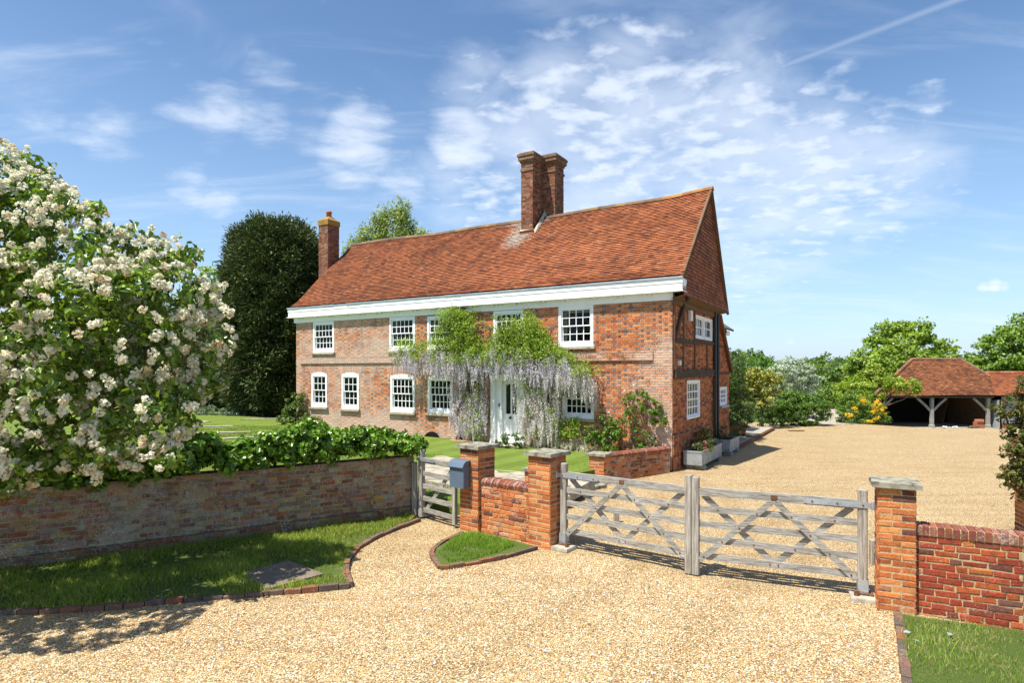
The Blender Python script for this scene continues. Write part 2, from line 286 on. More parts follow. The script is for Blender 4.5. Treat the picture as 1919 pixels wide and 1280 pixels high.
class MB:
    def __init__(s): s.v = []; s.f = []; s.c = []; s.w = []
    def add(s, vs, fs, col=(.5, .5, .5), wash=0.0):
        k = len(s.v); s.v += [tuple(v) for v in vs]
        for f in fs: s.f.append(tuple(i + k for i in f)); s.c.append(col); s.w.append(wash)
    def box(s, x0, x1, y0, y1, z0, z1, col=(.5, .5, .5), T=None, wash=0.0, skip=()):
        vs = [(x0, y0, z0), (x1, y0, z0), (x1, y1, z0), (x0, y1, z0), (x0, y0, z1), (x1, y0, z1), (x1, y1, z1), (x0, y1, z1)]
        if T: vs = [T(*v) for v in vs]
        fs = [(0, 3, 2, 1), (4, 5, 6, 7), (0, 1, 5, 4), (1, 2, 6, 5), (2, 3, 7, 6), (3, 0, 4, 7)]
        s.add(vs, [f for i, f in enumerate(fs) if i not in skip], col, wash)
    def bbox(s, x0, x1, y0, y1, z0, z1, ch=.006, T=None, col=(.5, .5, .5)):
        """box with chamfered vertical and top edges"""
        def ring(z, i): return [(x0 + i + ch, y0 + i, z), (x1 - i - ch, y0 + i, z), (x1 - i, y0 + i + ch, z), (x1 - i, y1 - i - ch, z), (x1 - i - ch, y1 - i, z), (x0 + i + ch, y1 - i, z), (x0 + i, y1 - i - ch, z), (x0 + i, y0 + i + ch, z)]
        vs = ring(z0, 0) + ring(z1 - ch, 0) + ring(z1, ch)
        if T: vs = [T(*v) for v in vs]
        fs = [tuple(range(7, -1, -1)), tuple(range(16, 24))]
        for r in (0, 8):
            for i in range(8): j = (i + 1) % 8; fs.append((r + i, r + j, r + 8 + j, r + 8 + i))
        s.add(vs, fs, col)
    def prism(s, poly, z0, z1, col=(.5, .5, .5), T=None):
        n = len(poly); z0f = z0 if callable(z0) else (lambda x, y: z0); z1f = z1 if callable(z1) else (lambda x, y: z1)
        vs = [(x, y, z0f(x, y)) for x, y in poly] + [(x, y, z1f(x, y)) for x, y in poly]
        if T: vs = [T(*v) for v in vs]
        s.add(vs, [tuple(range(n - 1, -1, -1)), tuple(range(n, 2 * n))] + [(i, (i + 1) % n, n + (i + 1) % n, n + i) for i in range(n)], col)
    def beam(s, p, q, w, d, up=(0, 0, 1), col=(.5, .5, .5), nseg=1, wob=0.0):
        p, q = Vector(p), Vector(q); a = (q - p).normalized(); up = Vector(up); sd_ = a.cross(up)
        if sd_.length < 1e-3: sd_ = a.cross(Vector((1, 0, 0)))
        sd_.normalize(); up = sd_.cross(a).normalized(); k = nseg + 1; vs = []
        for i in range(k):
            c = p.lerp(q, i / nseg)
            if wob and 0 < i < nseg: c = c + sd_ * random.uniform(-wob, wob) + up * random.uniform(-wob, wob)
            ww, dd = w * (1 + (random.uniform(-1, 1) * wob * 4 if wob else 0)), d
            vs += [c - sd_ * dd / 2 - up * ww / 2, c + sd_ * dd / 2 - up * ww / 2, c + sd_ * dd / 2 + up * ww / 2, c - sd_ * dd / 2 + up * ww / 2]
        fs = [(0, 1, 2, 3), (4 * nseg + 3, 4 * nseg + 2, 4 * nseg + 1, 4 * nseg)]
        for i in range(nseg):
            for j in range(4): j2 = (j + 1) % 4; fs.append((4 * i + j, 4 * i + 4 + j, 4 * i + 4 + j2, 4 * i + j2))
        s.add(vs, fs, col)
    def tube(s, pts, radii, n=8, col=(.5, .5, .5), cap=True):
        pts = [Vector(p) for p in pts]; k0 = len(s.v); prev = None; vs = []
        if isinstance(radii, (int, float)): radii = [radii] * len(pts)
        for i, p in enumerate(pts):
            a = (pts[min(i + 1, len(pts) - 1)] - pts[max(i - 1, 0)])
            a = a.normalized() if a.length > 1e-9 else Vector((0, 0, 1))
            r = prev if prev is not None else (Vector((1, 0, 0)) if abs(a.x) < .8 else Vector((0, 1, 0)))
            b = (r - a * r.dot(a)).normalized(); prev = b; c = a.cross(b)
            for j in range(n):
                t = 2 * math.pi * j / n; vs.append(p + (b * math.cos(t) + c * math.sin(t)) * radii[i])
        fs = [(i * n + j, i * n + (j + 1) % n, (i + 1) * n + (j + 1) % n, (i + 1) * n + j) for i in range(len(pts) - 1) for j in range(n)]
        if cap: fs += [tuple(range(n - 1, -1, -1)), tuple((len(pts) - 1) * n + j for j in range(n))]
        s.add(vs, fs, col)
    def lathe(s, prof, c, n=14, col=(.5, .5, .5)):
        vs = [(c[0] + r * math.cos(2 * math.pi * j / n), c[1] + r * math.sin(2 * math.pi * j / n), c[2] + z) for r, z in prof for j in range(n)]
        fs = [(i * n + j, i * n + (j + 1) % n, (i + 1) * n + (j + 1) % n, (i + 1) * n + j) for i in range(len(prof) - 1) for j in range(n)]
        fs += [tuple(range(n - 1, -1, -1)), tuple((len(prof) - 1) * n + j for j in range(n))]
        s.add(vs, fs, col)
    def build(s, name, mat, parent=None, world=False, smooth=False):
        V = s.v
        if world and parent is not None:
            m = inv_of(parent); V = [tuple(m @ Vector(v)) for v in V]
        me = bpy.data.meshes.new(name); me.from_pydata(V, [], s.f)
        a = me.attributes.new('col', 'FLOAT_COLOR', 'FACE'); a.data.foreach_set('color', np.array([(*c[:3], 1) for c in s.c], dtype=np.float32).ravel())
        a = me.attributes.new('wash', 'FLOAT', 'FACE'); a.data.foreach_set('value', np.array(s.w, dtype=np.float32))
        if smooth: me.polygons.foreach_set('use_smooth', np.ones(len(s.f), bool))
        me.materials.append(M[mat]); me.update()
        return link(bpy.data.objects.new(name, me), parent)

def smst(x): x = max(0.0, min(1.0, x)); return x * x * (3 - 2 * x)
def T(x, y): return -.1 * max(0.0, min(y - 30, 9.0)) * smst((x - 18.5) / 4.5)        # the yard falls away towards the cart shed
def Gz(x, y): return .36 + .03 * max(0.0, -x)                                      # the raised garden
def g(u, v, z=0.0):                                                                # ray through a photo pixel down to height z
    Y = F * (CH - z) / (v - V0); return (Y * (u - U0) / F, Y)
def at(u, v, Y): return Vector((Y * (u - U0) / F, Y, CH - Y * (v - V0) / F))

REDS = [(.53, .165, .048), (.60, .21, .065), (.46, .135, .042), (.62, .26, .085), (.38, .11, .042), (.55, .18, .055)]
def bcol(dark=.12, pale=.06, base=REDS):
    r = random.random(); c = random.choice(base); k = random.uniform(.82, 1.15)
    if r < dark: c = random.choice([(.17, .065, .045), (.20, .09, .065), (.24, .07, .04)])
    elif r < dark + pale: c = random.choice([(.52, .24, .10), (.46, .22, .12)])
    return tuple(x * k for x in c)
MORTAR = (.52, .40, .22)
def brickwork(mb, P, L, z0, z1, holes=(), course=.075, jt=.011, bond='flemish', near=False, colf=None, washf=None, proud=.0, jit=.002, mortar=MORTAR, skipfn=None, zcut=None, xs=0.0):
    """courses of separate bricks on the plane P(a, out, z); holes = [(a0,a1,z0,z1)]"""
    n = int(round((z1 - z0) / course))
    for k in range(n):
        zb = z0 + k * course; zt = zb + course - jt; zm = (zb + zt) / 2
        free = [(xs, L)]
        for (h0, h1, g0, g1) in holes:
            if g0 < zt - .015 and g1 > zb + .015:
                nf = []
                for a, b in free:
                    if h1 <= a or h0 >= b: nf.append((a, b)); continue
                    if h0 > a: nf.append((a, h0))
                    if h1 < b: nf.append((h1, b))
                free = nf
        if bond == 'flemish': per = [.215, .1025]; off = 0 if k % 2 == 0 else -.16875
        elif bond == 'header': per = [.1025]; off = 0 if k % 2 == 0 else -.056
        else: per = [.215, .215, .1025] if bond == 'garden' else [.215]; off = -(k % 2) * .1125 - (k % 3) * (.03 if bond == 'garden' else 0)
        a = xs + off; i = 0
        while a < L:
            ln = per[i % len(per)]; head = ln < .15; i += 1
            for f0, f1 in free:
                s0, s1 = max(a, f0 + .002), min(a + ln, f1 - .002)
                if s1 - s0 < .03: continue
                cx = (s0 + s1) / 2
                if skipfn and skipfn(cx, zm): continue
                col = colf(cx, zm, head) if colf else bcol()
                ws = washf(cx, zm) if washf else 0.0
                o = proud + random.uniform(-jit, jit)
                j = lambda m=jit * (1.7 if near else 1): random.uniform(-m, m)
                if near:
                    e = .006; r = [(s0 + j(), zb + j()), (s1 + j(), zb + j()), (s1 + j(), zt + j()), (s0 + j(), zt + j())]
                    m1 = [P(x, o - e, z) for x, z in r]
                    r2 = [(r[0][0] + e + abs(j()), r[0][1] + e), (r[1][0] - e, r[1][1] + e + abs(j())), (r[2][0] - e - abs(j()), r[2][1] - e), (r[3][0] + e, r[3][1] - e - abs(j()))]
                    m2 = [P(x, o + j(.0015), z) for x, z in r2]; m0 = [P(x, -.02, z) for x, z in r]
                    fs = [(8, 9, 10, 11)] + [(4 + q, 4 + (q + 1) % 4, 8 + (q + 1) % 4, 8 + q) for q in range(4)] + [(q, (q + 1) % 4, 4 + (q + 1) % 4, 4 + q) for q in range(4)]
                    mb.add(m0 + m1 + m2, fs, col, ws)
                else:
                    r = [(s0, zb), (s1, zb), (s1, zt), (s0, zt)]
                    vs = [P(x, -.02, z) for x, z in r] + [P(x + j(), o, z + j()) for x, z in r]
                    mb.add(vs, [(4, 5, 6, 7)] + [(q, (q + 1) % 4, 4 + (q + 1) % 4, 4 + q) for q in range(4)], col, ws)
            a += ln + jt
    # mortar behind, cut round the holes
    sh = .03
    xsb = sorted(set([xs, L] + [h[0] + sh for h in holes] + [h[1] - sh for h in holes] + list(np.arange(xs, L, .6)))); zsb = sorted(set([z0, z0 + n * course] + [h[2] + sh for h in holes] + [h[3] - sh for h in holes] + list(np.arange(z0, z0 + n * course, .5))))
    xsb = [x for x in xsb if xs <= x <= L]; zsb = [z for z in zsb if z0 <= z <= z0 + n * course + 1e-6]
    mo = -.008 + proud
    for i in range(len(xsb) - 1):
        for k in range(len(zsb) - 1):
            a0, a1, b0, b1 = xsb[i], xsb[i + 1], zsb[k], zsb[k + 1]; ca, cb = (a0 + a1) / 2, (b0 + b1) / 2
            if any(h[0] + sh < ca < h[1] - sh and h[2] + sh < cb < h[3] - sh for h in holes): continue
            if skipfn and skipfn(ca, b1): continue
            mb.add([P(a0, mo, b0), P(a1, mo, b0), P(a1, mo, b1), P(a0, mo, b1)], [(0, 1, 2, 3)], mortar, (washf(ca, cb) if washf else 0) * .8)
    for h in holes:
        a0, a1, b0, b1 = h[0] + sh, h[1] - sh, h[2] + sh, h[3] - sh
        for p, q in (((a0, b0), (a1, b0)), ((a1, b0), (a1, b1)), ((a1, b1), (a0, b1)), ((a0, b1), (a0, b0))):
            mb.add([P(p[0], mo, p[1]), P(q[0], mo, q[1]), P(q[0], -.2, q[1]), P(p[0], -.2, p[1])], [(0, 1, 2, 3)], (.5, .5, .5))

def tiles(mb, P, rows, row_range, gauge=.10, tw=.17, colf=None, washf=None, th=.020, lift=.012):
    """P(a, s, o): a along the eave, s up the slope, o out of it; row_range(s) -> (a0, a1)"""
    for k in range(rows):
        s0 = k * gauge; a0, a1 = row_range(s0 + gauge / 2)
        if a1 - a0 < .02: continue
        a = a0 - (tw / 2 if k % 2 else 0)
        while a < a1:
            x0, x1 = max(a, a0) + .002, min(a + tw, a1) - .002; a += tw
            if x1 - x0 < .03: continue
            cx = (x0 + x1) / 2; col = colf(cx, s0); ws = washf(cx, s0) if washf else 0
            l = lift + th + random.uniform(-.003, .006); t1 = random.uniform(-.003, .003); sj = random.uniform(-.003, .003) + (random.uniform(-.02, .01) if random.random() < .03 else 0); s1 = s0 + gauge + .015
            ec = tuple(k_ * .22 for k_ in col)  # front edge coloured darker, painting in the shadow line between tile rows
            vs = [P(x0, s0 + sj, l - th), P(x1, s0 + sj + t1, l - th), P(x0, s0 + sj, l), P(x1, s0 + sj + t1, l + random.uniform(-.003, .003)), P(x1, s1, .005), P(x0, s1, .005)]
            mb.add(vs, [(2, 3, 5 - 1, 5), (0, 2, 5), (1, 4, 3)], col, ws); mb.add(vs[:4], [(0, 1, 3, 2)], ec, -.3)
TREDS = [(.36, .117, .047), (.40, .133, .052), (.33, .105, .044), (.42, .152, .062), (.28, .092, .044), (.37, .120, .048)]
def tcol(dark=.10, k=1.0):
    c = random.choice(TREDS)
    if random.random() < dark: c = (.20, .075, .04)
    if random.random() < .02: c = (.42, .20, .11)
    q = random.uniform(.90, 1.08) * k; return tuple(x * q for x in c)

# ------------------------------------------------------------------ foliage
def unit(a): return a / np.maximum(np.linalg.norm(a, axis=1, keepdims=True), 1e-9)
def leaf_mesh(pts, nrm, L, W, kind='hex', fold=.25, droop=0.0, upb=0.0):
    """one leaf per point; nrm the preferred facing; returns V, faces(list), count faces per leaf"""
    n = len(pts); nr = unit(nrm + rng.normal(0, .55, (n, 3))); r = unit(rng.normal(0, 1, (n, 3)) + np.array([0, 0, upb - droop]))
    d = unit(r - nr * (r * nr).sum(1, keepdims=True)); sd_ = np.cross(nr, d)
    l = (L * rng.uniform(.65, 1.25, n))[:, None]; wd = (W * rng.uniform(.75, 1.2, n))[:, None]
    if kind == 'hex':
        up = nr * wd * fold
        V = np.stack([pts - d * l * .5, pts - d * l * .15 + sd_ * wd * .5 + up, pts + d * l * .22 + sd_ * wd * .38 + up, pts + d * l * .5 - nr * l * .12,
                      pts + d * l * .22 - sd_ * wd * .38 + up, pts - d * l * .15 - sd_ * wd * .5 + up], 1).reshape(-1, 3)
        b = np.arange(n)[:, None] * 6
        Fq = np.concatenate([b + np.array([0, 1, 2, 3]), b + np.array([0, 3, 4, 5])], 1).reshape(-1, 4); return V, Fq, 2
    V = np.stack([pts - d * l * .5, pts + sd_ * wd * .5, pts + d * l * .5, pts - sd_ * wd * .5], 1).reshape(-1, 3)
    return V, np.arange(n * 4).reshape(-1, 4), 1
def colors(n, pal, k=None, var=.18):
    pal = np.array(pal); i = rng.integers(0, len(pal), n); c = pal[i] * rng.uniform(1 - var, 1 + var, (n, 1))
    return c if k is None else c * k
def clumps(lumps, dens, r_cl, n_leaf, shell=.25, squash=.75, bottom=-1.0):
    """lumps [(centre, (rx,ry,rz))]; sub-clumps spread in each lump's shell; returns pts, normals, clump ids"""
    P, N, I = [], [], []; cid = 0
    for c, r in lumps:
        c = np.array(c); r = np.array(r if hasattr(r, '__len__') else (r, r, r), float)
        area = 4 * math.pi * ((r[0] * r[1]) ** 1.6 / 3 + (r[0] * r[2]) ** 1.6 / 3 + (r[1] * r[2]) ** 1.6 / 3) ** (1 / 1.6)
        m = max(4, int(area * dens)); d = unit(rng.normal(0, 1, (m, 3))); d = d[d[:, 2] > bottom]; m = len(d)
        rad = 1 - shell * rng.random(m) ** 1.5 * rng.choice([1, 2.2], m, p=[.75, .25]) + rng.normal(0, .05, m)
        cc = c + d * r * rad[:, None]
        nl = np.maximum(2, (n_leaf * rng.uniform(.5, 1.4, m)).astype(int))
        ids = np.repeat(np.arange(m), nl)
        rc = r_cl * rng.uniform(.6, 1.3, m)
        off = unit(rng.normal(0, 1, (len(ids), 3))) * (rng.random(len(ids)) ** .5)[:, None] * rc[ids][:, None]; off[:, 2] *= squash
        P.append(cc[ids] + off); N.append(unit(d[ids] * .7 + off / rc[ids][:, None] + np.array([0, 0, .35]))); I.append(ids + cid); cid += m
    return np.concatenate(P), np.concatenate(N), np.concatenate(I)
def foliage(name, parent, lumps, dens, r_cl, n_leaf, L, W, pal, mat='leaf', kind='kite', shell=.3, squash=.75, world=True, droop=0.0, bottom=-1.0, clumpvar=.22, keep=None):
    P, N, I = clumps(lumps, dens, r_cl, n_leaf, shell, squash, bottom)
    if keep is not None: k = keep(P); P, N, I = P[k], N[k], I[k]
    V, Fq, per = leaf_mesh(P, N, L, W, kind, droop=droop)
    cl = rng.uniform(1 - clumpvar, 1 + clumpvar, I.max() + 1)[I]
    col = np.repeat(colors(len(P), pal, cl[:, None]), per, axis=0)
    return mesh_np(name, V, Fq, mat, parent, col, world=world)
def limbs(name, parent, base, targets, r0, mat='bark', trunk_h=.45, world=True, bend=.15):
    mb = MB(); base = Vector(base); cen = sum((Vector(t) for t in targets), Vector()) / len(targets)
    top = base.lerp(cen, trunk_h); top = Vector((base.x * .6 + top.x * .4, base.y * .6 + top.y * .4, top.z))
    mb.tube([base - Vector((0, 0, .1)), base.lerp(top, .3), base.lerp(top, .7), top], [r0 * 1.25, r0, r0 * .85, r0 * .75], 9)
    for t in targets:
        t = Vector(t); m = top.lerp(t, .5) + Vector((random.uniform(-1, 1), random.uniform(-1, 1), random.uniform(-.2, .5))) * bend * (t - top).length
        st = base.lerp(top, random.uniform(.75, 1.0)); rr = r0 * random.uniform(.35, .55)
        mb.tube([st, st.lerp(m, .5), m, m.lerp(t, .6), t], [rr, rr * .85, rr * .65, rr * .4, rr * .15], 6)
        for q in range(3):
            e = t + Vector((random.uniform(-1, 1), random.uniform(-1, 1), random.uniform(-.8, .5))) * min((t - m).length * .5, .8)
            mb.tube([m, m.lerp(e, .5) + Vector((0, 0, .05)), e], [rr * .35, rr * .22, rr * .06], 5)
    return mb.build(name, mat, parent, world=world, smooth=True)
def inpoly(px, py, poly):
    poly = np.array(poly); x, y = np.asarray(px), np.asarray(py); ins = np.zeros(x.shape, bool); j = len(poly) - 1
    for i in range(len(poly)):
        xi, yi = poly[i]; xj, yj = poly[j]
        c = ((yi > y) != (yj > y)) & (x < (xj - xi) * (y - yi) / (yj - yi + 1e-12) + xi); ins ^= c; j = i
    return ins
def rpoly(poly, n):
    poly = np.array(poly); lo, hi = poly.min(0), poly.max(0); P = np.zeros((0, 2))
    while len(P) < n:
        q = rng.uniform(lo, hi, (n * 2, 2)); P = np.vstack([P, q[inpoly(q[:, 0], q[:, 1], poly)]])
    return P[:n]
def blades(name, poly, n, h, wd, zf, pal, holes=(), label=None, density=None):
    P = rpoly(poly, n)
    for hpoly in holes: P = P[~inpoly(P[:, 0], P[:, 1], hpoly)]
    # tufts: denser and taller in noisy patches
    f = np.sin(P[:, 0] * 3.1 + 1.3 * np.sin(P[:, 1] * 2.3)) + np.sin(P[:, 1] * 4.1 + 1.7 * np.sin(P[:, 0] * 1.9)) + np.sin(P[:, 0] * 9.3 + P[:, 1] * 7.7) * .6
    P = P[f + rng.normal(0, .9, len(P)) > -1.1]; n = len(P)
    f = np.sin(P[:, 0] * 3.1 + 1.3 * np.sin(P[:, 1] * 2.3)) + np.sin(P[:, 1] * 4.1 + 1.7 * np.sin(P[:, 0] * 1.9))
    z = np.array([zf(x, y) for x, y in P]); b = np.column_stack([P, z]); a = rng.uniform(0, 2 * math.pi, n)
    hh = h * rng.uniform(.5, 1.3, n) * (1 + .22 * f); s = np.column_stack([np.cos(a), np.sin(a), np.zeros(n)]) * (wd * rng.uniform(.6, 1.2, n) / 2)[:, None]
    ln = rng.normal(0, .45, (n, 2)) * hh[:, None]; tip = b + np.column_stack([ln, hh]); md = b + np.column_stack([ln * .3, hh * .55])
    V = np.stack([b - s, b + s, md + s * .7, tip, md - s * .7], 1).reshape(-1, 3)
    i = np.arange(n)[:, None] * 5; q = i + np.array([0, 1, 2, 4]); t = i + np.array([4, 2, 3])
    col = colors(n, pal, (1 + .12 * f)[:, None], .25)
    o = mesh_np(name, V, [q, t], 'blade', None, np.vstack([col, col])); return tag(o, label, 'grass', kind='stuff')
# ------------------------------------------------------------------ the house
ANG = math.atan2(-.519, .855); HC = (4.476, 16.95, 0.0)
hm = Matrix.Translation(HC) @ Matrix.Rotation(ANG, 4, 'Z'); hmi = hm.inverted()
def fx(u):                                   # facade pixel column -> house x (0 at the right corner, negative leftwards)
    r = (u - U0) / F; return -(4.476 - 16.95 * r) / (.855 + .519 * r)
def fz(x, v): return CH - (v - V0) * (16.95 - .519 * x) / F
def fac(u, v, o=0.0): x = fx(u); return (x, -o, fz(x, v))
house = thing('brick_house', 'large red brick farmhouse with clay tiled roof, white cornice and wisteria round its door', 'house', HC, ANG)
LX = -15.66
def PF(a, o, z): return (LX + a, -o, z)      # facade plane
def PG(a, o, z): return (o, a, z)            # gable plane
ups = [(587, 626, 603, 661, 5, 4), (730, 777.5, 594, 657, 5, 4), (801, 850, 592, 655, 5, 4), (925, 981, 582, 650, 5, 4), (1047, 1112, 573, 650, 4, 4)]
los = [(584, 613, 701, 763, 3, 4), (640.5, 672.5, 702, 767, 3, 4), (732, 777, 705, 773, 5, 4), (802, 849, 707, 775, 5, 4), (1054, 1113, 712, 785, 5, 4)]
def wrect(w_):
    x0, x1 = fx(w_[0]), fx(w_[1]); xm = (x0 + x1) / 2; return x0, x1, fz(xm, w_[3]), fz(xm, w_[2])
fholes = [(a - LX, b - LX, c, d) for a, b, c, d in map(wrect, ups + los)]
DX0, DX1 = fx(922), fx(985); DZ0, DZ1 = .47, fz(fx(950), 700)
fholes.append((DX0 - LX, DX1 - LX, .2, DZ1))
def fwash(x, z):
    X = x + LX; w_ = .06
    if X < -6: w_ += .24 * smst((-7 - X) / 4)
    w_ += .26 * smst((1.5 - z) / .8) * smst((-1 - X) / 3)
    w_ += .30 * smst((X + 1.6) / 1.3) * smst((4.3 - z) / 1.2)
    w_ += .12 * math.sin(X * 1.7 + 1) * math.sin(z * 2.1)
    if 3.12 < z < 3.4: w_ += .12
    if -13.9 < X < -8 and 3.0 < z < 4.0: w_ += .12
    return w_
def fcol(x, z, head):
    if head: return random.choice([(.20, .16, .15), (.15, .115, .10), (.25, .18, .15), bcol(.3, .1), bcol(.2, .1)])
    c = bcol(.06, .10)
    return tuple(min(.75, k * 1.14) for k in c)
def arches(cx, z):                            # bricks replaced by the rubbed arches over the ground floor windows
    for a, b, c, d in fholes[5:9]:
        if a - .12 < cx < b + .12 and d - .02 < z < d + .34: return True
    return False
mb = MB(); brickwork(mb, PF, -LX, .05, 4.93, fholes, colf=fcol, washf=fwash, skipfn=arches, mortar=(.64, .52, .37), jt=.014)
for a, b, c, d in fholes[5:9]:                # gauged flat arches of bricks on end
    n = max(8, int((b - a + .2) / .075)); cxm = (a + b) / 2
    mb.add([PF(a - .14, -.01, d - .03), PF(b + .14, -.01, d - .03), PF(b + .14, -.01, d + .35), PF(a - .14, -.01, d + .35)], [(0, 1, 2, 3)], (.45, .34, .22), fwash(cxm, d) + .2)
    for i in range(n):
        t0, t1 = i / n, (i + .86) / n; lean = .10
        def ax(t, top): return a - .10 + (b - a + .2) * t + (lean * (t - .5) * 2 if top else -lean * .3 * (t - .5) * 2)
        zb = d - .03 + .0
        cc = bcol(.02, .02, [(.46, .12, .04), (.40, .10, .035)]); ws = fwash(cxm, d) + .1
        vs = [PF(ax(t0, 0), .004, zb), PF(ax(t1, 0), .004, zb), PF(ax(t1, 1), .004, d + .33), PF(ax(t0, 1), .004, d + .33)]
        mb.add(vs + [PF(ax(t0, 0), -.02, zb), PF(ax(t1, 0), -.02, zb), PF(ax(t1, 1), -.02, d + .33), PF(ax(t0, 1), -.02, d + .33)], [(0, 1, 2, 3), (4, 5, 1, 0), (5, 6, 2, 1), (7, 3, 2, 6), (4, 0, 3, 7)], cc, ws)
tag(mb.build('front_wall', 'facade', house), 'weathered brick front wall with pale lime bloom near its foot')
# string course, stopping short of the corner
mb = MB()
brickwork(mb, lambda a, o, z: PF(a, o + .045, z), -LX - .55, 3.14, 3.365, [], colf=lambda x, z, h: bcol(.25, .1), washf=lambda x, z: fwash(x, z) + .1, xs=.3)
mb.box(LX + .3, -.55, -.052, 0, 3.125, 3.142, (.30, .20, .13)); mb.box(LX + .3, -.55, -.052, 0, 3.358, 3.372, (.40, .30, .2), wash=.2)
mb.build('string_course', 'facade', house)
# gable wall
def gy(u, x=0.0):
    r = (u - U0) / F; X0, Y0 = 4.476 + .855 * x, 16.95 - .519 * x; return (Y0 * r - X0) / (.518 - .855 * r)
gh = [(gy(1302), gy(1334), 3.86, 4.60), (1.48, 2.99, 1.36, 2.54), (5.85, 7.02, 1.56, 2.24)]
def outz(y): return 4.86 if y < 5.5 else 4.86 - (y - 5.5) * 1.03
def gcol(x, z, head): return tuple(k * .95 for k in bcol(.22, .05))
mb = MB(); brickwork(mb, PG, 7.44, -.05, 4.95, gh, colf=gcol, washf=lambda x, z: -.10 + (.15 if x < .25 else 0) - .1 * smst(x / 3), skipfn=lambda x, z: z > outz(x), mortar=(.42, .31, .18))
brickwork(mb, lambda a, o, z: (o + .05, a, z), 5.6, -.05, 1.0, [], colf=gcol, washf=lambda x, z: 0.0, mortar=(.42, .31, .18), xs=-.04)
mb.box(-.02, .052, -.05, 5.6, .99, 1.0, (.35, .24, .15))
tag(mb.build('gable_wall', 'facade', house), 'shaded gable wall of brick between old oak timbers')
# other walls and the dark rooms
mb = MB()
mb.box(LX, LX + .25, .02, 5.6, -.1, 4.9, (.4, .12, .05)); mb.box(LX, -.02, 7.2, 7.4, -.1, 2.9, (.4, .12, .05)); 
mb.add([(LX, .02, 4.8), (LX, 5.6, 4.8), (LX, 3.2, 8.5)], [(0, 1, 2)], (.40, .12, .05))
mb.build('rear_wall', 'facade', house)
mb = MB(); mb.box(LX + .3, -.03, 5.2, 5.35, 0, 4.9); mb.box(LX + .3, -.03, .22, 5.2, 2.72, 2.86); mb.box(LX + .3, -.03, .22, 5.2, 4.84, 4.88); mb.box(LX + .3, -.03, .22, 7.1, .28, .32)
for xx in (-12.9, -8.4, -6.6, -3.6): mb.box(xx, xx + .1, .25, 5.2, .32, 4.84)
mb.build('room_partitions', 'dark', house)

# windows ---------------------------------------------------------
def window(P, x0, x1, z0, z1, cols, rows, arch=False, sash=True, sill='sill', fw=.085, curt=None, name='window', sill_d=.10, bar=.024):
    mb = MB()
    B = lambda m, a0, a1, o0, o1, b0, b1: m.box(a0, a1, o0, o1, b0, b1, T=lambda a, o, z: P(a, o, z))
    zt = z1
    bw = .13 if sash else .07
    B(mb, x0, x0 + fw, -.10, .012, z0, z1); B(mb, x1 - fw, x1, -.10, .012, z0, z1); B(mb, x0 + fw, x1 - fw, -.10, .010, z1 - fw * 1.1, z1); B(mb, x0 + fw, x1 - fw, -.10, .014, z0, z0 + bw)
    if arch:
        n = 10; pts = [(x0 + (x1 - x0) * i / n, z1 + .075 * math.sin(math.pi * i / n)) for i in range(n + 1)]
        for i in range(n):
            a, b = pts[i], pts[i + 1]
            vs = [P(a[0], -.05, z1 - .02), P(b[0], -.05, z1 - .02), P(b[0], -.05, b[1]), P(a[0], -.05, a[1]), P(a[0], .016, z1 - .02), P(b[0], .016, z1 - .02), P(b[0], .016, b[1]), P(a[0], .016, a[1])]
            mb.add(vs, [(4, 5, 6, 7), (3, 7, 6, 2), (0, 1, 5, 4)], (.8, .8, .8))
    wn_ = mb.build(name, 'white', house)
    ix0, ix1, iz0, iz1 = x0 + fw, x1 - fw, z0 + bw, z1 - fw * 1.1; zm = (iz0 + iz1) / 2; sw = .042
    def sashm(b0, b1, o, nr, horn):
        s = MB(); B(s, ix0, ix0 + sw, o - .045, o, b0, b1); B(s, ix1 - sw, ix1, o - .045, o, b0, b1)
        B(s, ix0 + sw, ix1 - sw, o - .045, o + .001, b0, b0 + (.05 if not horn else .035)); B(s, ix0 + sw, ix1 - sw, o - .045, o + .001, b1 - .04, b1)
        c0, c1 = ix0 + sw, ix1 - sw; d0, d1 = b0 + .04, b1 - .04
        for i in range(1, cols): xx = c0 + (c1 - c0) * i / cols; B(s, xx - bar / 2, xx + bar / 2, o - .036, o - .006, d0, d1)
        for i in range(1, nr): zz_ = d0 + (d1 - d0) * i / nr; B(s, c0, c1, o - .034, o - .004, zz_ - bar / 2, zz_ + bar / 2)
        s.build('sash', 'white', wn_)
        gl = MB(); gl.add([P(ix0 + .01, o - .022, b0 + .01), P(ix1 - .01, o - .022, b0 + .01), P(ix1 - .01, o - .022, b1 - .01), P(ix0 + .01, o - .022, b1 - .01)], [(0, 1, 2, 3)])
        gl.build('pane', 'glass', wn_)
    if sash: sashm(zm - .02, iz1, -.015, rows // 2, True); sashm(iz0, zm + .02, -.062, rows // 2, False)
    else: sashm(iz0, iz1, -.03, rows, False)
    if sill:
        s = MB(); B(s, x0 - .07, x1 + .07, -.05, sill_d, z0 - .075, z0 - .002); s.build('sill', sill, wn_)
    if curt:
        for side, frac in curt:
            s = MB()
            wd = (ix1 - ix0) * frac; a = ix0 if side == 'l' else ix1 - wd; n = 10
            zb, zt2 = iz0, iz1
            if side == 't': a, wd, zb = ix0, ix1 - ix0, iz1 - (iz1 - iz0) * frac
            for i in range(n):
                o0, o1 = -.17 - .03 * (i % 2), -.17 - .03 * ((i + 1) % 2)
                s.add([P(a + wd * i / n, o0, zb), P(a + wd * (i + 1) / n, o1, zb), P(a + wd * (i + 1) / n, o1, zt2), P(a + wd * i / n, o0, zt2)], [(0, 1, 2, 3)])
            s.build('curtain', 'curtain', wn_)
    return wn_
PFH = lambda a, o, z: (a, -o, z)
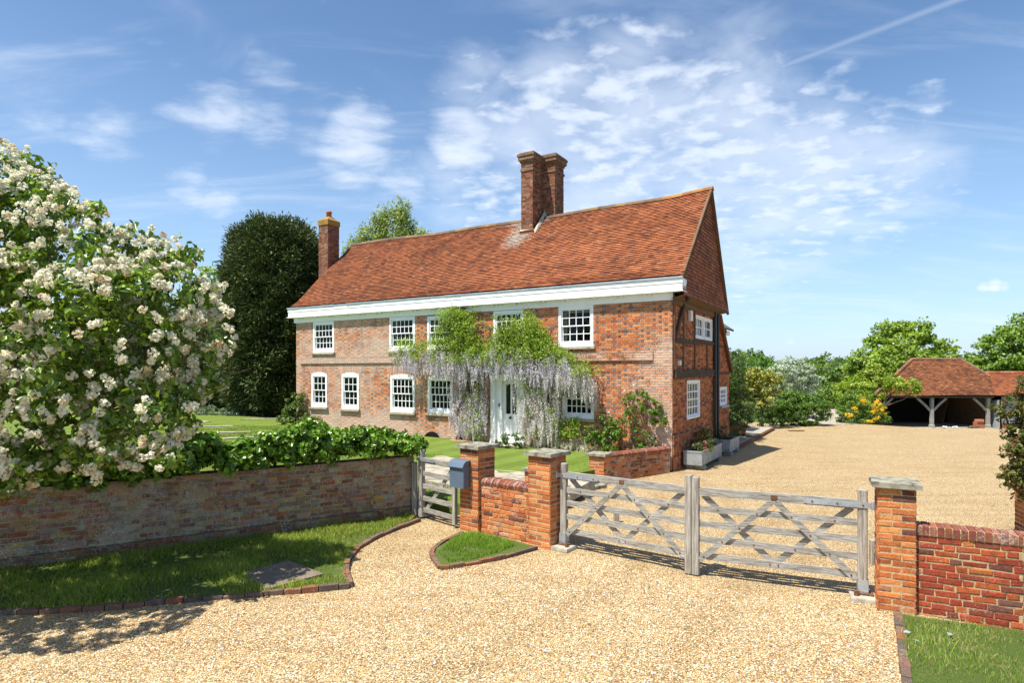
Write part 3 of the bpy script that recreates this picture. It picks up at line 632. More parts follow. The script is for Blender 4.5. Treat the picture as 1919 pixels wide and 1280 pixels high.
cur = [[('l', .10)], [('l', .17), ('r', .1)], [('l', .18)], [('l', .14), ('r', .12)], [('l', .13), ('r', .12), ('t', .10)]]
for i, w_ in enumerate(ups):
    x0, x1, z0, z1 = wrect(w_); z1 = min(z1, 4.86); window(PFH, x0, x1, z0, z1, w_[4], w_[5], curt=cur[i])
    if i == 0:
        pass
for i, w_ in enumerate(los):
    x0, x1, z0, z1 = wrect(w_); window(PFH, x0, x1, z0, z1, w_[4], w_[5], arch=True, curt=[('l', .08)] if i < 2 else None)
y0, y1, z0, z1 = gh[0]; ym = (y0 + y1) / 2
window(PG, y0, ym - .02, z0, z1, 3, 2, sash=False, sill=None, fw=.06, name='casement', bar=.035, curt=[('l', .3), ('r', .3)]); window(PG, ym + .02, y1, z0, z1, 2, 2, sash=False, sill=None, fw=.06, name='casement', bar=.035)
window(PG, *gh[1], 4, 4, sash=False, sill=None, fw=.07, name='window', bar=.04, curt=[('l', .35), ('r', .35)])
window(PG, *gh[2], 4, 3, sash=False, sill='lead', fw=.07, name='window', bar=.04)

# front door ----------------------------------------------------------
W = lambda m, a0, a1, o0, o1, b0, b1: m.box(a0, a1, -o1, -o0, b0, b1)
mb = MB(); jx = DX0 + .36
W(mb, DX0, DX0 + .16, -.04, .10, DZ0, DZ1 - .12); W(mb, DX0 + .16, jx, -.18, -.02, DZ0, DZ1 - .25); W(mb, DX1 - .16, DX1, -.04, .10, DZ0, DZ1 - .12)
W(mb, DX0 + .16, DX1 - .16, -.06, .04, DZ1 - .25, DZ1 - .02); W(mb, DX0 - .03, DX1 + .03, -.04, .13, DZ1 - .12, DZ1 - .03); W(mb, DX1 - .30, DX1 - .16, -.18, -.02, DZ0, DZ1 - .25)
W(mb, DX0 - .02, DX0 + .18, .0, .12, DZ0, DZ0 + .14)
fr = mb.build('door_surround', 'white', house)
d0, d1 = jx, DX1 - .30; dh = DZ1 - .25; gz = DZ0 + (dh - DZ0) * .47
mb = MB(); mid_ = (d0 + d1) / 2
W(mb, d0, d1, -.17, -.13, DZ0, gz); W(mb, d0, d0 + .1, -.17, -.13, gz, dh); W(mb, d1 - .1, d1, -.17, -.13, gz, dh); W(mb, mid_ - .03, mid_ + .03, -.17, -.129, gz, dh); W(mb, d0 + .1, d1 - .1, -.17, -.13, dh - .1, dh)
W(mb, d0 + .1, d1 - .1, -.132, -.118, DZ0 + .16, DZ0 + .19); W(mb, d0 + .1, d1 - .1, -.132, -.118, gz - .2, gz - .17); W(mb, d0 + .1, d0 + .13, -.132, -.118, DZ0 + .19, gz - .2); W(mb, d1 - .13, d1 - .1, -.132, -.118, DZ0 + .19, gz - .2)
door = tag(mb.build('front_door', 'white', house), 'white half glazed front door')
mb = MB(); W(mb, d0 + .09, mid_ - .02, -.152, -.148, gz - .01, dh - .09); W(mb, mid_ + .02, d1 - .09, -.152, -.148, gz - .01, dh - .09); mb.build('glazing', 'glass', door)
mb = MB(); mb.tube([(mid_ - .02, .13, gz - .12), (mid_ - .02, .07, gz - .12)], [.03, .045], 12); mb.build('door_knob', 'iron', door, smooth=True)
mb = MB(); W(mb, DX0 + .25, DX0 + .29, -.02, .0, DZ0 + 1.18, DZ0 + 1.30); mb.build('bell_push', 'iron', fr)
mb = MB(); cx0, cx1 = fx(909), fx(997); n = 8
W(mb, cx0 + .06, cx1 - .06, .0, .42, DZ1 - .02, DZ1 + .05)
for i in range(n):
    a, b = i / n, (i + 1) / n; zc = lambda t: DZ1 + .05 + .12 * math.sin(math.pi * t)
    xa, xb = cx0 + (cx1 - cx0) * a, cx0 + (cx1 - cx0) * b
    mb.add([(xa, -.50, DZ1 + .05), (xb, -.50, DZ1 + .05), (xb, -.50, DZ1 + .07 + .02 * math.sin(math.pi * b)), (xa, -.50, DZ1 + .07 + .02 * math.sin(math.pi * a)), (xa, 0, zc(a) + .08), (xb, 0, zc(b) + .08), (xa, 0, DZ1 + .04), (xb, 0, DZ1 + .04)], [(0, 1, 2, 3), (3, 2, 5, 4), (0, 6, 7, 1)])
mb.build('door_canopy', 'lead', house)
mb = MB(); mb.bbox(DX0 - .1, DX1 + .25, -.62, -.002, .30, DZ0, .02); mb.bbox(DX0 - .25, DX1 + .45, -.95, -.622, .24, .40, .02)
mb.build('door_step', 'sill', house)
# rainwater head and black downpipe over the wisteria
mb = MB(); hx = fx(868); zb = fz(hx, 592)
mb.prism([(hx - .16, -.30), (hx + .16, -.30), (hx + .16, -.06), (hx - .16, -.06)], zb, zb + .20); mb.prism([(hx - .19, -.33), (hx + .19, -.33), (hx + .19, -.05), (hx - .19, -.05)], zb + .20, zb + .25)
mb.prism([(hx - .09, -.22), (hx + .09, -.22), (hx + .09, -.06), (hx - .09, -.06)], zb - .12, zb); mb.tube([(hx, -.12, zb - .1), (hx, -.12, .45)], .045, 8)
mb.build('drainpipe', 'iron', house)
# arched air vent at the foot of the wall
mb = MB(); vx, vz = fx(810), .42
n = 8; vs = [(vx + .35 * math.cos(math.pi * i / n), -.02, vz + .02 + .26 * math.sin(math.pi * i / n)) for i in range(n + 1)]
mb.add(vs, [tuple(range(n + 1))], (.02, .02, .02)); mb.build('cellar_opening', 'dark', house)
mb = MB(); mb.box(vx - .5, vx + .5, -.34, -.25, .36, .45, (.35, .12, .06), wash=.3); mb.box(vx + 1.05, vx + 1.95, -.40, -.05, .38, .50, (.40, .13, .06), wash=.3); mb.build('cellar_kerb', 'facade', house)

# cornice -------------------------------------------------------------------
mb = MB(); cl, cr = LX - .25, .33
mb.box(LX - .10, .02, -.035, .2, 4.81, 5.02)                                   # frieze
mb.box(cl, cr, -.20, .2, 5.02, 5.375); mb.box(cl - .05, cr + .03, -.235, .2, 5.018, 5.045); mb.box(cl - .015, cr + .015, -.215, .2, 5.25, 5.372)
co = mb.build('cornice', 'white', house)
x = cl + .5
while x < cr - .4:
    for dx in (0, .17):
        mb = MB(); mb.box(x + dx, x + dx + .06, -.17, -.036, 4.985, 5.016); mb.box(x + dx + .01, x + dx + .05, -.14, -.06, 4.955, 4.986); mb.build('bracket', 'white', co)
    x += .86
mb = MB(); n = 24
for i in range(n):
    x0, x1 = cl + (cr - cl) * i / n - .005, cl + (cr - cl) * (i + 1) / n; q = random.uniform(.0, .012)
    mb.box(x0 - .03 if i == 0 else x0, x1 + (.02 if i == n - 1 else 0), -.235 - q, -.06, 5.377, 5.42 + q)
mb.build('lead_gutter', 'lead', house)

# roof ----------------------------------------------------------------------
XR = .36; XL = LX - .12
E0 = (-.17, 5.40); R0 = (3.22, 8.66); B0 = (5.62, 4.88)
Ls = math.hypot(R0[0] - E0[0], R0[1] - E0[1]); us = ((R0[0] - E0[0]) / Ls, (R0[1] - E0[1]) / Ls); ns = (-us[1], us[0])
def sag(x):                                   # the old ridge dips along its length
    t = (x - XL) / (XR - XL); return -.10 * math.sin(math.pi * t) + .02 * math.sin(x * 1.3) + (.05 * smst((x + 1.2) / 1.5))
def PR(a, s, o):
    t = s / Ls; z = E0[1] + us[1] * s + sag(a) * t + .03 * math.sin(a * .9 + s * 1.4) * min(1, s) * min(1, Ls - s); y = E0[0] + us[0] * s; kick = .06 * (1 - smst(s / .5))
    return (a, y + ns[0] * o, z + ns[1] * o + kick)
def rwash(x, s):
    w_ = -.22
    d = abs(x + 6.35 + (Ls - s) * .05)
    w_ += .85 * smst(1 - d / 1.5) * smst((s - 1.4) / 2.0)
    if s > Ls - .35: w_ += .32
    if x < XL + .5: w_ += .2
    return w_
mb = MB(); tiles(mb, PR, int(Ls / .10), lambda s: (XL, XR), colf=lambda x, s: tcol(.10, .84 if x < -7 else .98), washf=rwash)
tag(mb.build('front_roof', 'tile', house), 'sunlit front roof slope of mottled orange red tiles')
mb = MB(); n = 16
for i in range(n):
    x0, x1 = XL + (XR - XL) * i / n, XL + (XR - XL) * (i + 1) / n
    for s0, s1 in ((0, Ls * .5), (Ls * .5, Ls)): mb.add([PR(x0, s0, -.09), PR(x1, s0, -.09), PR(x1, s1, -.09), PR(x0, s1, -.09)], [(0, 1, 2, 3)], (.2, .07, .04))
    r0, r1 = PR(x0, Ls, 0), PR(x1, Ls, 0)
    mb.add([r0, r1, (x1, B0[0], B0[1]), (x0, B0[0], B0[1])], [(0, 1, 2, 3)], (.33, .1, .05))
    mb.add([(x0, 5.4, 4.84), (x1 if x1 < .2 else .12, 5.4, 4.84), (x1 if x1 < .2 else .12, 7.55, 2.78), (x0, 7.55, 2.78)], [(0, 1, 2, 3)], (.33, .1, .05))
mb.box(XL + .01, XR - .02, -.19, .1, 5.34, 5.39, (.2, .1, .06))
mb.build('rear_roof', 'tile', house)
mb = MB(); x = XL
while x < XR - .05:
    x1 = min(x + .33, XR); z0_ = PR(x, Ls, 0)[2]; z1_ = PR(x1, Ls, 0)[2]; cc = random.choice([(.22, .13, .07), (.17, .11, .07), (.28, .17, .07), (.13, .10, .07)]) if x < -1.3 else random.choice([(.35, .15, .05), (.40, .20, .05), (.28, .12, .05)])
    pr = [(-.13, -.09), (-.08, .0), (0, .035), (.08, .0), (.13, -.09)]
    vs = [(x, R0[0] + a, z0_ + b + .035) for a, b in pr] + [(x1 + .01, R0[0] + a, z1_ + b + .028) for a, b in pr]
    mb.add(vs, [(i, i + 5, i + 6, i + 1) for i in range(4)] + [(0, 1, 2, 3, 4), (9, 8, 7, 6, 5)], cc, .05 if x < -1.3 else -.1); x = x1
mb.build('ridge_tile', 'tile', house)
# tile hung gable and its verge
XG = .25
def PH(a, s, o): return (XG + o + .10 * (1 - smst(s / .5)), a, 4.93 + s)
def hrow(s):
    z = 4.93 + s; zr = PR(XR, Ls, 0)[2] - .05
    t = max(0, (z - 5.38) / (zr - 5.38)); a = -.14 + (R0[0] + .14) * t; b = 5.6 - (5.6 - R0[0]) * (z - 4.9) / (zr - 4.9); return (a if z > 5.38 else -.14, b)
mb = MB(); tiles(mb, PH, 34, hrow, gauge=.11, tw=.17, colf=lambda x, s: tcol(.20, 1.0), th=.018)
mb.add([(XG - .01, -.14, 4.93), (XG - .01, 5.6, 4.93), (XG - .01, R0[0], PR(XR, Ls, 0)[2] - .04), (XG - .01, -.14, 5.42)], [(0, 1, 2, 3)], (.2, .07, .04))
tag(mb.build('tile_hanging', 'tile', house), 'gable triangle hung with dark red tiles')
mb = MB(); ap = PR(XR, Ls, 0)
mb.beam((XR - .04, E0[0], E0[1] + .0), (XR - .04, ap[1], ap[2] - .03), .09, .07, col=(.1, .07, .05), up=(0, 0, 1)); mb.beam((XR - .04, ap[1], ap[2] - .03), (XR - .04, B0[0] + .05, B0[1] - .03), .09, .07)
mb.build('verge', 'browntimber', house)
mb = MB(); mb.beam((.10, 5.55, 4.80), (.10, 7.52, 2.78), .13, .06); mb.build('outshot_verge', 'browntimber', house)
mb = MB(); mb.add([(XG + .11, -.15, 4.93), (XG + .11, 5.62, 4.90), (-.01, 5.62, 4.84), (-.01, -.15, 4.84), (XG + .11, -.15, 4.97), (XG + .11, 5.62, 4.94)], [(0, 1, 2, 3), (0, 4, 5, 1)])
mb.box(-.02, .06, -.02, 5.6, 4.70, 4.842); mb.build('gable_soffit', 'browntimber', house)
# gable timbers
mb = MB()
for p, q, w_, d_, n_, wb, nm in (((.03, .12, 2.73), (.03, 4.7, 2.76), .22, .09, 9, .014, 'beam'), ((.02, .12, 3.70), (.02, 2.36, 3.72), .14, .06, 6, .012, 'beam'), ((.02, 2.36, 3.76), (.02, 4.75, 3.76), .11, .07, 3, .004, 'beam'),
        ((.03, .25, 3.85), (.07, .95, 4.74), .06, .12, 6, .012, 'brace'), ((.02, 5.1, 3.72), (.02, 7.0, 3.72), .05, .04, 3, .004, 'beam'), ((.02, 5.1, 2.75), (.02, 7.35, 2.75), .06, .04, 3, .004, 'beam'),
        ((.015, 1.15, 4.75), (.015, 1.05, 2.85), .05, .10, 6, .014, 'stud'), ((.015, 2.33, 4.75), (.015, 2.33, 2.85), .05, .07, 3, .004, 'stud'), ((.015, .12, 4.8), (.015, .12, 2.9), .05, .12, 4, .006, 'stud'), ((.015, 3.9, 3.7), (.015, 3.9, 2.87), .05, .07, 3, .004, 'stud')):
    mb = MB(); mb.beam(p, q, w_, d_, nseg=n_, wob=wb, up=(0, 0, 1) if nm == 'beam' else (1, 0, 0)); mb.build(nm, 'browntimber' if nm == 'stud' else 'timber', house)
mb = MB(); mb.box(.0, .10, 4.78, 4.96, .08, 4.86); mb.build('corner_post', 'iron', house)
for pts_, r_ in (([(.12, 5.05, 4.8), (.12, 5.05, .15)], .04), ([(.08, 4.6, 2.6), (.05, 4.62, .15)], .02), ([(.06, 5.45, 4.7), (.06, 5.5, 3.0)], .018)): mb = MB(); mb.tube(pts_, r_, 8); mb.build('drainpipe', 'iron', house)
mb = MB(); mb.bbox(.0, .10, 1.62, 1.80, 4.34, 4.66, .01); mb.build('alarm_box', 'plastic', house)
mb = MB(); mb.bbox(.0, .09, .48, .60, 2.99, 3.12, .01); mb.build('wall_light', 'plastic', house)
mb = MB(); mb.tube([(.3, .30, 4.90), (.36, .32, 4.80)], [.05, .07], 10); mb.build('security_lamp', 'iron', house)
# chimneys
def stack(name, x0, x1, y0, y1, z0, z1, caps=True, lichen=False, label=None):
    mb = MB(); cf = lambda x, z, h: tuple(k * .88 for k in (bcol(.35, .05, [(.30, .13, .07), (.34, .13, .065), (.26, .12, .07), (.36, .20, .11)]))); wf = lambda x, z: -.06 + .10 * math.sin(z * 3 + x)
    pl = dict(colf=cf, washf=wf, mortar=(.36, .29, .20), jit=.005)
    brickwork(mb, lambda a, o, z: (x0 + a, y0 - o, z), x1 - x0, z0, z1, **pl); brickwork(mb, lambda a, o, z: (x1 + o, y0 + a, z), y1 - y0, z0, z1, **pl); brickwork(mb, lambda a, o, z: (x0 - o, y1 - a, z), y1 - y0, z0, z1, **pl)
    mb.box(x0 + .02, x1 - .02, y0 + .02, y1 - .002, z0, z1 - .003, (.28, .14, .08))
    if caps:
        for e, a, b in ((.03, z1 - .62, z1 - .54), (.04, z1 - .30, z1 - .22), (.09, z1 - .22, z1 - .08), (.12, z1 - .08, z1 + .0), (.07, z1 + .0, z1 + .05)): mb.box(x0 - e, x1 + e, y0 - e, y1 + e, a, b, (.22, .13, .08), wash=.1)
        mb.box(x0 - .05, x1 + .05, y0 - .05, y1 + .05, z0 + (.28 if name == 'chimney' else .2), z0 + .45, (.28, .13, .07))
    o = mb.build(name, 'chim', house)
    if label: o['label'] = label
    return o
c1 = stack('chimney', -6.36, -5.87, 2.50, 3.25, 7.55, 10.80, label='nearer of the two joined brick stacks on the ridge')
c2 = stack('chimney', -5.92, -5.37, 3.30, 4.02, 7.9, 10.88, label='farther stack of the joined pair on the ridge')
mb = MB(); mb.add([(-6.38, 2.42, 7.97), (-5.80, 2.42, 7.97), (-5.80, 3.3, 8.72), (-6.38, 2.52, 8.08), (-5.80, 2.50, 8.0), (-5.80, 3.3, 8.86), (-5.7, 3.3, 8.60), (-5.7, 2.35, 7.80)], [(0, 1, 4, 3), (1, 7, 6, 5, 4)]); mb.build('flashing', 'concrete', c1)
c3 = stack('chimney', LX - .72, LX - .13, 1.80, 2.45, .3, 9.45, caps=False, label='tall chimney against the far left gable with an orange lichened top')
mb = MB(); a, b, c, d = LX - .72, LX - .13, 1.80, 2.45
mb.box(a - .03, b + .03, c - .03, d + .03, 9.30, 9.52, (.34, .20, .05)); mb.add([(a - .03, c - .03, 9.52), (b + .03, c - .03, 9.52), (b + .03, d + .03, 9.52), (a - .03, d + .03, 9.52), (a + .2, c + .22, 9.72), (b - .2, c + .22, 9.72), (b - .2, d - .22, 9.72), (a + .2, d - .22, 9.72)], [(0, 1, 5, 4), (1, 2, 6, 5), (2, 3, 7, 6), (3, 0, 4, 7), (4, 5, 6, 7)], (.30, .19, .06))
mb.build('chimney_cap', 'tile', c3)
mb = MB(); mb.lathe([(.12, 0), (.11, .18), (.13, .20), (.13, .26), (.10, .27)], ((a + b) / 2, (c + d) / 2, 9.70), 14, (.38, .10, .06)); mb.build('chimney_pot', 'terra', c3, smooth=True)
# rear wing seen past the gable
mb = MB(); mb.box(-5.5, -1.1, 10.3, 11.3, -.1, 4.4, (.36, .11, .05)); mb.build('rear_wing_wall', 'facade', house)
mb = MB(); mb.box(-1.09, -.78, 9.9, 11.4, 4.42, 4.60); mb.add([(-.78, 9.88, 4.42), (-3.0, 9.88, 5.9), (-3.0, 9.88, 6.15), (-.78, 9.88, 4.66)], [(0, 1, 2, 3)]); mb.build('rear_fascia', 'white', house)
mb = MB(); mb.add([(-.65, 9.8, 4.6), (-.65, 11.6, 4.6), (-3.0, 11.6, 6.2), (-3.0, 9.8, 6.2), (-.65, 9.8, 4.68), (-.65, 11.6, 4.68), (-3.0, 11.6, 6.3), (-3.0, 9.8, 6.3)], [(0, 1, 2, 3), (4, 5, 6, 7), (0, 4, 7, 3), (0, 1, 5, 4)], (.14, .10, .08), .0); mb.build('rear_wing_roof', 'tile', house)
mb = MB(); mb.tube([(-.68, 10.0, 4.60), (-.70, 10.2, 4.48), (-1.0, 10.25, 4.2), (-1.0, 10.25, 0)], .045, 8); mb.build('drainpipe', 'iron', house)
# ------------------------------------------------------------------ ground
def gridmesh(name, xs, ys, zf, mat, kind='structure'):
    xs, ys = np.asarray(xs), np.asarray(ys); V = [(x, y, zf(x, y)) for y in ys for x in xs]; nx = len(xs)
    Fq = np.array([(j * nx + i, j * nx + i + 1, (j + 1) * nx + i + 1, (j + 1) * nx + i) for j in range(len(ys) - 1) for i in range(nx - 1)])
    o = mesh_np(name, V, Fq, mat); o['kind'] = kind; return o
gridmesh('ground', np.r_[-900, -300, -100, -50, np.arange(-30, 60, 3.0), 80, 150, 400, 900], np.r_[-60, -20, np.arange(0, 60, 3.0), 80, 150, 400, 1200], lambda x, y: T(x, y) - .06, 'field')
gridmesh('gravel_drive', np.arange(-14, 40.1, .5), np.arange(-3, 34, .5), lambda x, y: T(x, y) + .012 * math.sin(x * 1.9 + y * .7) * math.sin(y * 1.3 - x * .5), 'gravel')
def sheet(name, poly, zf, mat, step=.0, thick=.12, kind='structure', label=None):
    """polygon of ground with a skirt"""
    n = len(poly); vs = [(x, y, zf(x, y)) for x, y in poly] + [(x, y, zf(x, y) - thick) for x, y in poly]
    mb = MB(); mb.add(vs, [tuple(range(n))] + [(i, n + i, n + (i + 1) % n, (i + 1) % n) for i in range(n)]); o = mb.build(name, mat); o['kind'] = kind; return o
# the long curving garden wall, its foot line
WL = [(-15.5, 4.6), (-11.5, 6.5)] + [g(0, 1075), g(200, 1048), g(400, 1020), g(600, 992), g(700, 978), g(776, 966)]
def off(line, d):
    o = []
    for i, p in enumerate(line):
        a = np.array(line[max(0, i - 1)]); b = np.array(line[min(len(line) - 1, i + 1)]); t = (b - a) / np.linalg.norm(b - a); o.append((p[0] - t[1] * d, p[1] + t[0] * d))
    return o
WB = off(WL, .34)
LB = lambda x, y: (HC[0] + x * .855 + y * .518, HC[1] - x * .519 + y * .855)      # house axes -> ground
P1c, P2c = (-.614, 10.79), (.57, 9.85); P3c, P4c = (2.20, 15.25), (.55, 13.35)
gate_l = g(789, 973); gate_r = g(856, 990)
# raised garden
gp = off(WL, .20)[1:] + [(-1.55, 12.0), (-.35, 11.6), (.35, 13.2), (1.0, 14.0), (2.05, 15.1), LB(-.15, -.1), LB(-.15, .3), LB(-16.3, .3), LB(-19, 20), (-60, 60), (-60, 0)]
sheet('garden_lawn', gp, lambda x, y: Gz(x, y) - (.16 * smst((13.4 - y) / 1.5) if x > -3 else 0), 'lawn', thick=.6)
# flagstone path across the garden, and steps down to the two gateways
flags = MB(); fpl = [g(829, 845, .42), g(915, 840, .40), g(1003, 848, .4), g(1010, 870, .38), g(1080, 900, .36), g(1052, 905, .34), g(900, 890, .36), g(852, 872, .4)]
pth = [g(855, 852, .40), g(940, 836, .40), g(1000, 838, .4), g(998, 846, .4), g(915, 862, .4), g(925, 880, .38), g(1075, 893, .36), g(1115, 900, .34), g(1050, 925, .33), g(940, 918, .33), g(860, 915, .33), g(790, 905, .36), g(800, 862, .40)]
def slabs(name, poly, size, zf, rot=0.0, label=None, jit=.0, th=.05):
    """paving cut to a polygon: one sheet of separate stones"""
    mb = MB(); P = np.array(poly); c, s = math.cos(rot), math.sin(rot); R = np.array([[c, s], [-s, c]]); Q = P @ R.T; lo, hi = Q.min(0), Q.max(0); y = lo[1]
    while y < hi[1]:
        hgt = random.uniform(*size); x = lo[0] - random.random() * .5
        while x < hi[0]:
            wdt = random.uniform(size[0], size[1] * 1.5); x1, y1 = x + wdt - .015, y + hgt - .015; cs = [(x, y), (x1, y), (x1, y1), (x, y1)]
            k = 5; pts = [((x + wdt * i / k), (y + hgt * j / k)) for i in range(1, k) for j in range(1, k)]
            if inpoly([p[0] for p in pts], [p[1] for p in pts], Q).mean() > .7:
                W_ = [tuple(np.array(p) @ R) for p in cs]; q = random.uniform(.8, 1.1)
                mb.prism(W_, lambda a, b: zf(a, b) - th, lambda a, b: zf(a, b), col=(q, q, q))
            x += wdt
        y += hgt
    mb.prism(poly, lambda a, b: zf(a, b) - th - .01, lambda a, b: zf(a, b) - .008, (.6, .6, .6))
    o = mb.build(name, 'pave'); o['kind'] = 'structure'; return o
slabs('garden_path', pth, (.45, .75), lambda x, y: Gz(x, y) + .015 - (.16 * smst((13.4 - y) / 1.5) if x > -3 else 0), .35, th=.2)
for q, (a, b, v) in enumerate([(365, 395, 797), (330, 437, 804), (370, 470, 813), (420, 492, 821)]):
    x0, y0 = g(a, v + 4, .62); x1, y1 = g(b, v - 1, .62); mb = MB(); dx, dy = x1 - x0, y1 - y0; l = math.hypot(dx, dy); nx_, ny_ = -dy / l * .30, dx / l * .30
    mb.prism([(x0, y0), (x1, y1), (x1 + nx_, y1 + ny_), (x0 + nx_, y0 + ny_)], .3, lambda x, y: Gz(x, y) + .03)
    o = mb.build('stone_tread', 'pave'); tag(o, ['short pale stone tread highest up the lawn, beside the catmint', 'pale stone tread in the lawn, second down from the catmint', 'pale stone tread in the lawn, third down from the catmint', 'pale stone tread in the lawn nearest the ivy'][q], 'stone tread', 'stone treads set in the left lawn')
mb = MB(); a0, a1 = g(450, 788, .7), g(560, 783, .7); mb.prism([a0, a1, (a1[0] + .1, a1[1] + .45), (a0[0] + .1, a0[1] + .45)], .4, lambda x, y: Gz(x, y) + .03); o = mb.build('paved_strip', 'pave'); o['kind'] = 'structure'
mb = MB(); mb.prism([(.95, 13.85), (2.15, 14.95), (2.0, 15.15), (.8, 14.05)], -.02, .16); mb.prism([(1.0, 13.55), (2.3, 14.7), (2.15, 14.90), (.9, 13.8)], -.02, .07); tag(mb.build('garden_step', 'stone'), 'low stone step up to the garden between two capped brick piers', 'step')

# front turf strip, island bed and verge
kerb1 = [(-11.5, 5.2)] + [g(*p) for p in ((-250, 1160), (0, 1152), (60, 1151), (200, 1142), (330, 1131), (440, 1122), (560, 1112), (655, 1101))]
kerb1b = [g(*p) for p in ((655, 1101), (648, 1075), (652, 1052), (668, 1032), (700, 1012), (740, 994), (786, 977))]
turf1 = WL[1:] + [(gate_l[0] - .1, gate_l[1] - .1)] + kerb1b[::-1][1:] + kerb1[::-1][1:]
sheet('turf_strip', turf1, lambda x, y: .045, 'grass'); 
manh = [g(455, 1084), g(540, 1060), g(606, 1086), g(498, 1116)]
blades('grass', turf1, 62000, .062, .010, lambda x, y: .04, [(.22, .32, .03), (.15, .23, .025), (.30, .38, .05), (.38, .35, .12)], [manh], 'rough grass growing along the foot of the long garden wall')
island = [g(*p) for p in ((808, 1045), (812, 1033), (832, 1020), (868, 1004), (893, 1003), (950, 1014), (1006, 1030), (940, 1049), (870, 1063), (826, 1071))]
sheet('island_bed', island, lambda x, y: .04, 'grass')
isl2 = [g(*p) for p in ((822, 1042), (845, 1022), (880, 1006), (930, 1012), (965, 1028), (930, 1042), (880, 1056), (840, 1060))]
blades('grass', isl2, 11000, .07, .008, lambda x, y: .035, [(.18, .31, .03), (.14, .25, .025), (.25, .37, .05)], [], 'small tuft of bright grass in the kerbed bed before the brick wall between the piers')
vk = [g(*p) for p in ((1682, 1156), (1688, 1190), (1692, 1230), (1700, 1290), (1712, 1400))]
verge = vk + [(9, 3.6), (9.5, 5.2), g(1919, 1190), g(1712, 1162)]
sheet('verge', verge, lambda x, y: .04, 'grass')
blades('grass', verge, 30000, .045, .007, lambda x, y: .035, [(.18, .31, .03), (.14, .24, .03), (.30, .32, .09), (.34, .30, .14)], [], 'patchy grass verge below the right brick wall')
def kerbline(line, name, label, h=.06, wdt=.085, ln=.225, group='brick edgings of the turf'):
    mb = MB(); L = [Vector((*p, 0)) for p in line]; i = 0; pos = 0.0; acc = [0]
    for a, b in zip(L, L[1:]): acc.append(acc[-1] + (b - a).length)
    def pt(d):
        for k in range(len(L) - 1):
            if d <= acc[k + 1] or k == len(L) - 2: return L[k].lerp(L[k + 1], (d - acc[k]) / max(1e-6, acc[k + 1] - acc[k]))
    while pos < acc[-1] - .03:
        e = min(pos + ln * random.uniform(.85, 1.1), acc[-1]); a, b = pt(pos + .006), pt(e - .006); hh = h + random.uniform(-.012, .012); a.z = b.z = hh / 2 - .01
        mb.beam(a, b, hh + .02, wdt * random.uniform(.85, 1.1), col=random.choice([(.16, .11, .08), (.20, .12, .08), (.26, .11, .06), (.13, .10, .08)])); mb.w[-6:] = [random.uniform(-.1, .15)] * 6; pos = e
    return tag(mb.build(name, 'edging'), label, 'edging', group)
kerbline(kerb1, 'brick_edging', 'old brick edging between gravel and the long shaded grass strip'); kerbline(kerb1b, 'brick_edging', 'curved brick edging running from the grass corner to the small gate', h=.06)
kerbline(island[6:] + island[:4], 'brick_edging', 'brick edging curling round the small grass bed before the piers', h=.06, wdt=.07); kerbline(vk, 'brick_edging', 'straight brick edging beside the right verge, running towards the viewer', h=.06)
mb = MB(); mb.prism(manh, .03, .075, (.22, .18, .13)); tag(mb.build('inspection_cover', 'pavebrick'), 'flat mossy stone inspection slab lying in the shaded grass', 'cover slab')

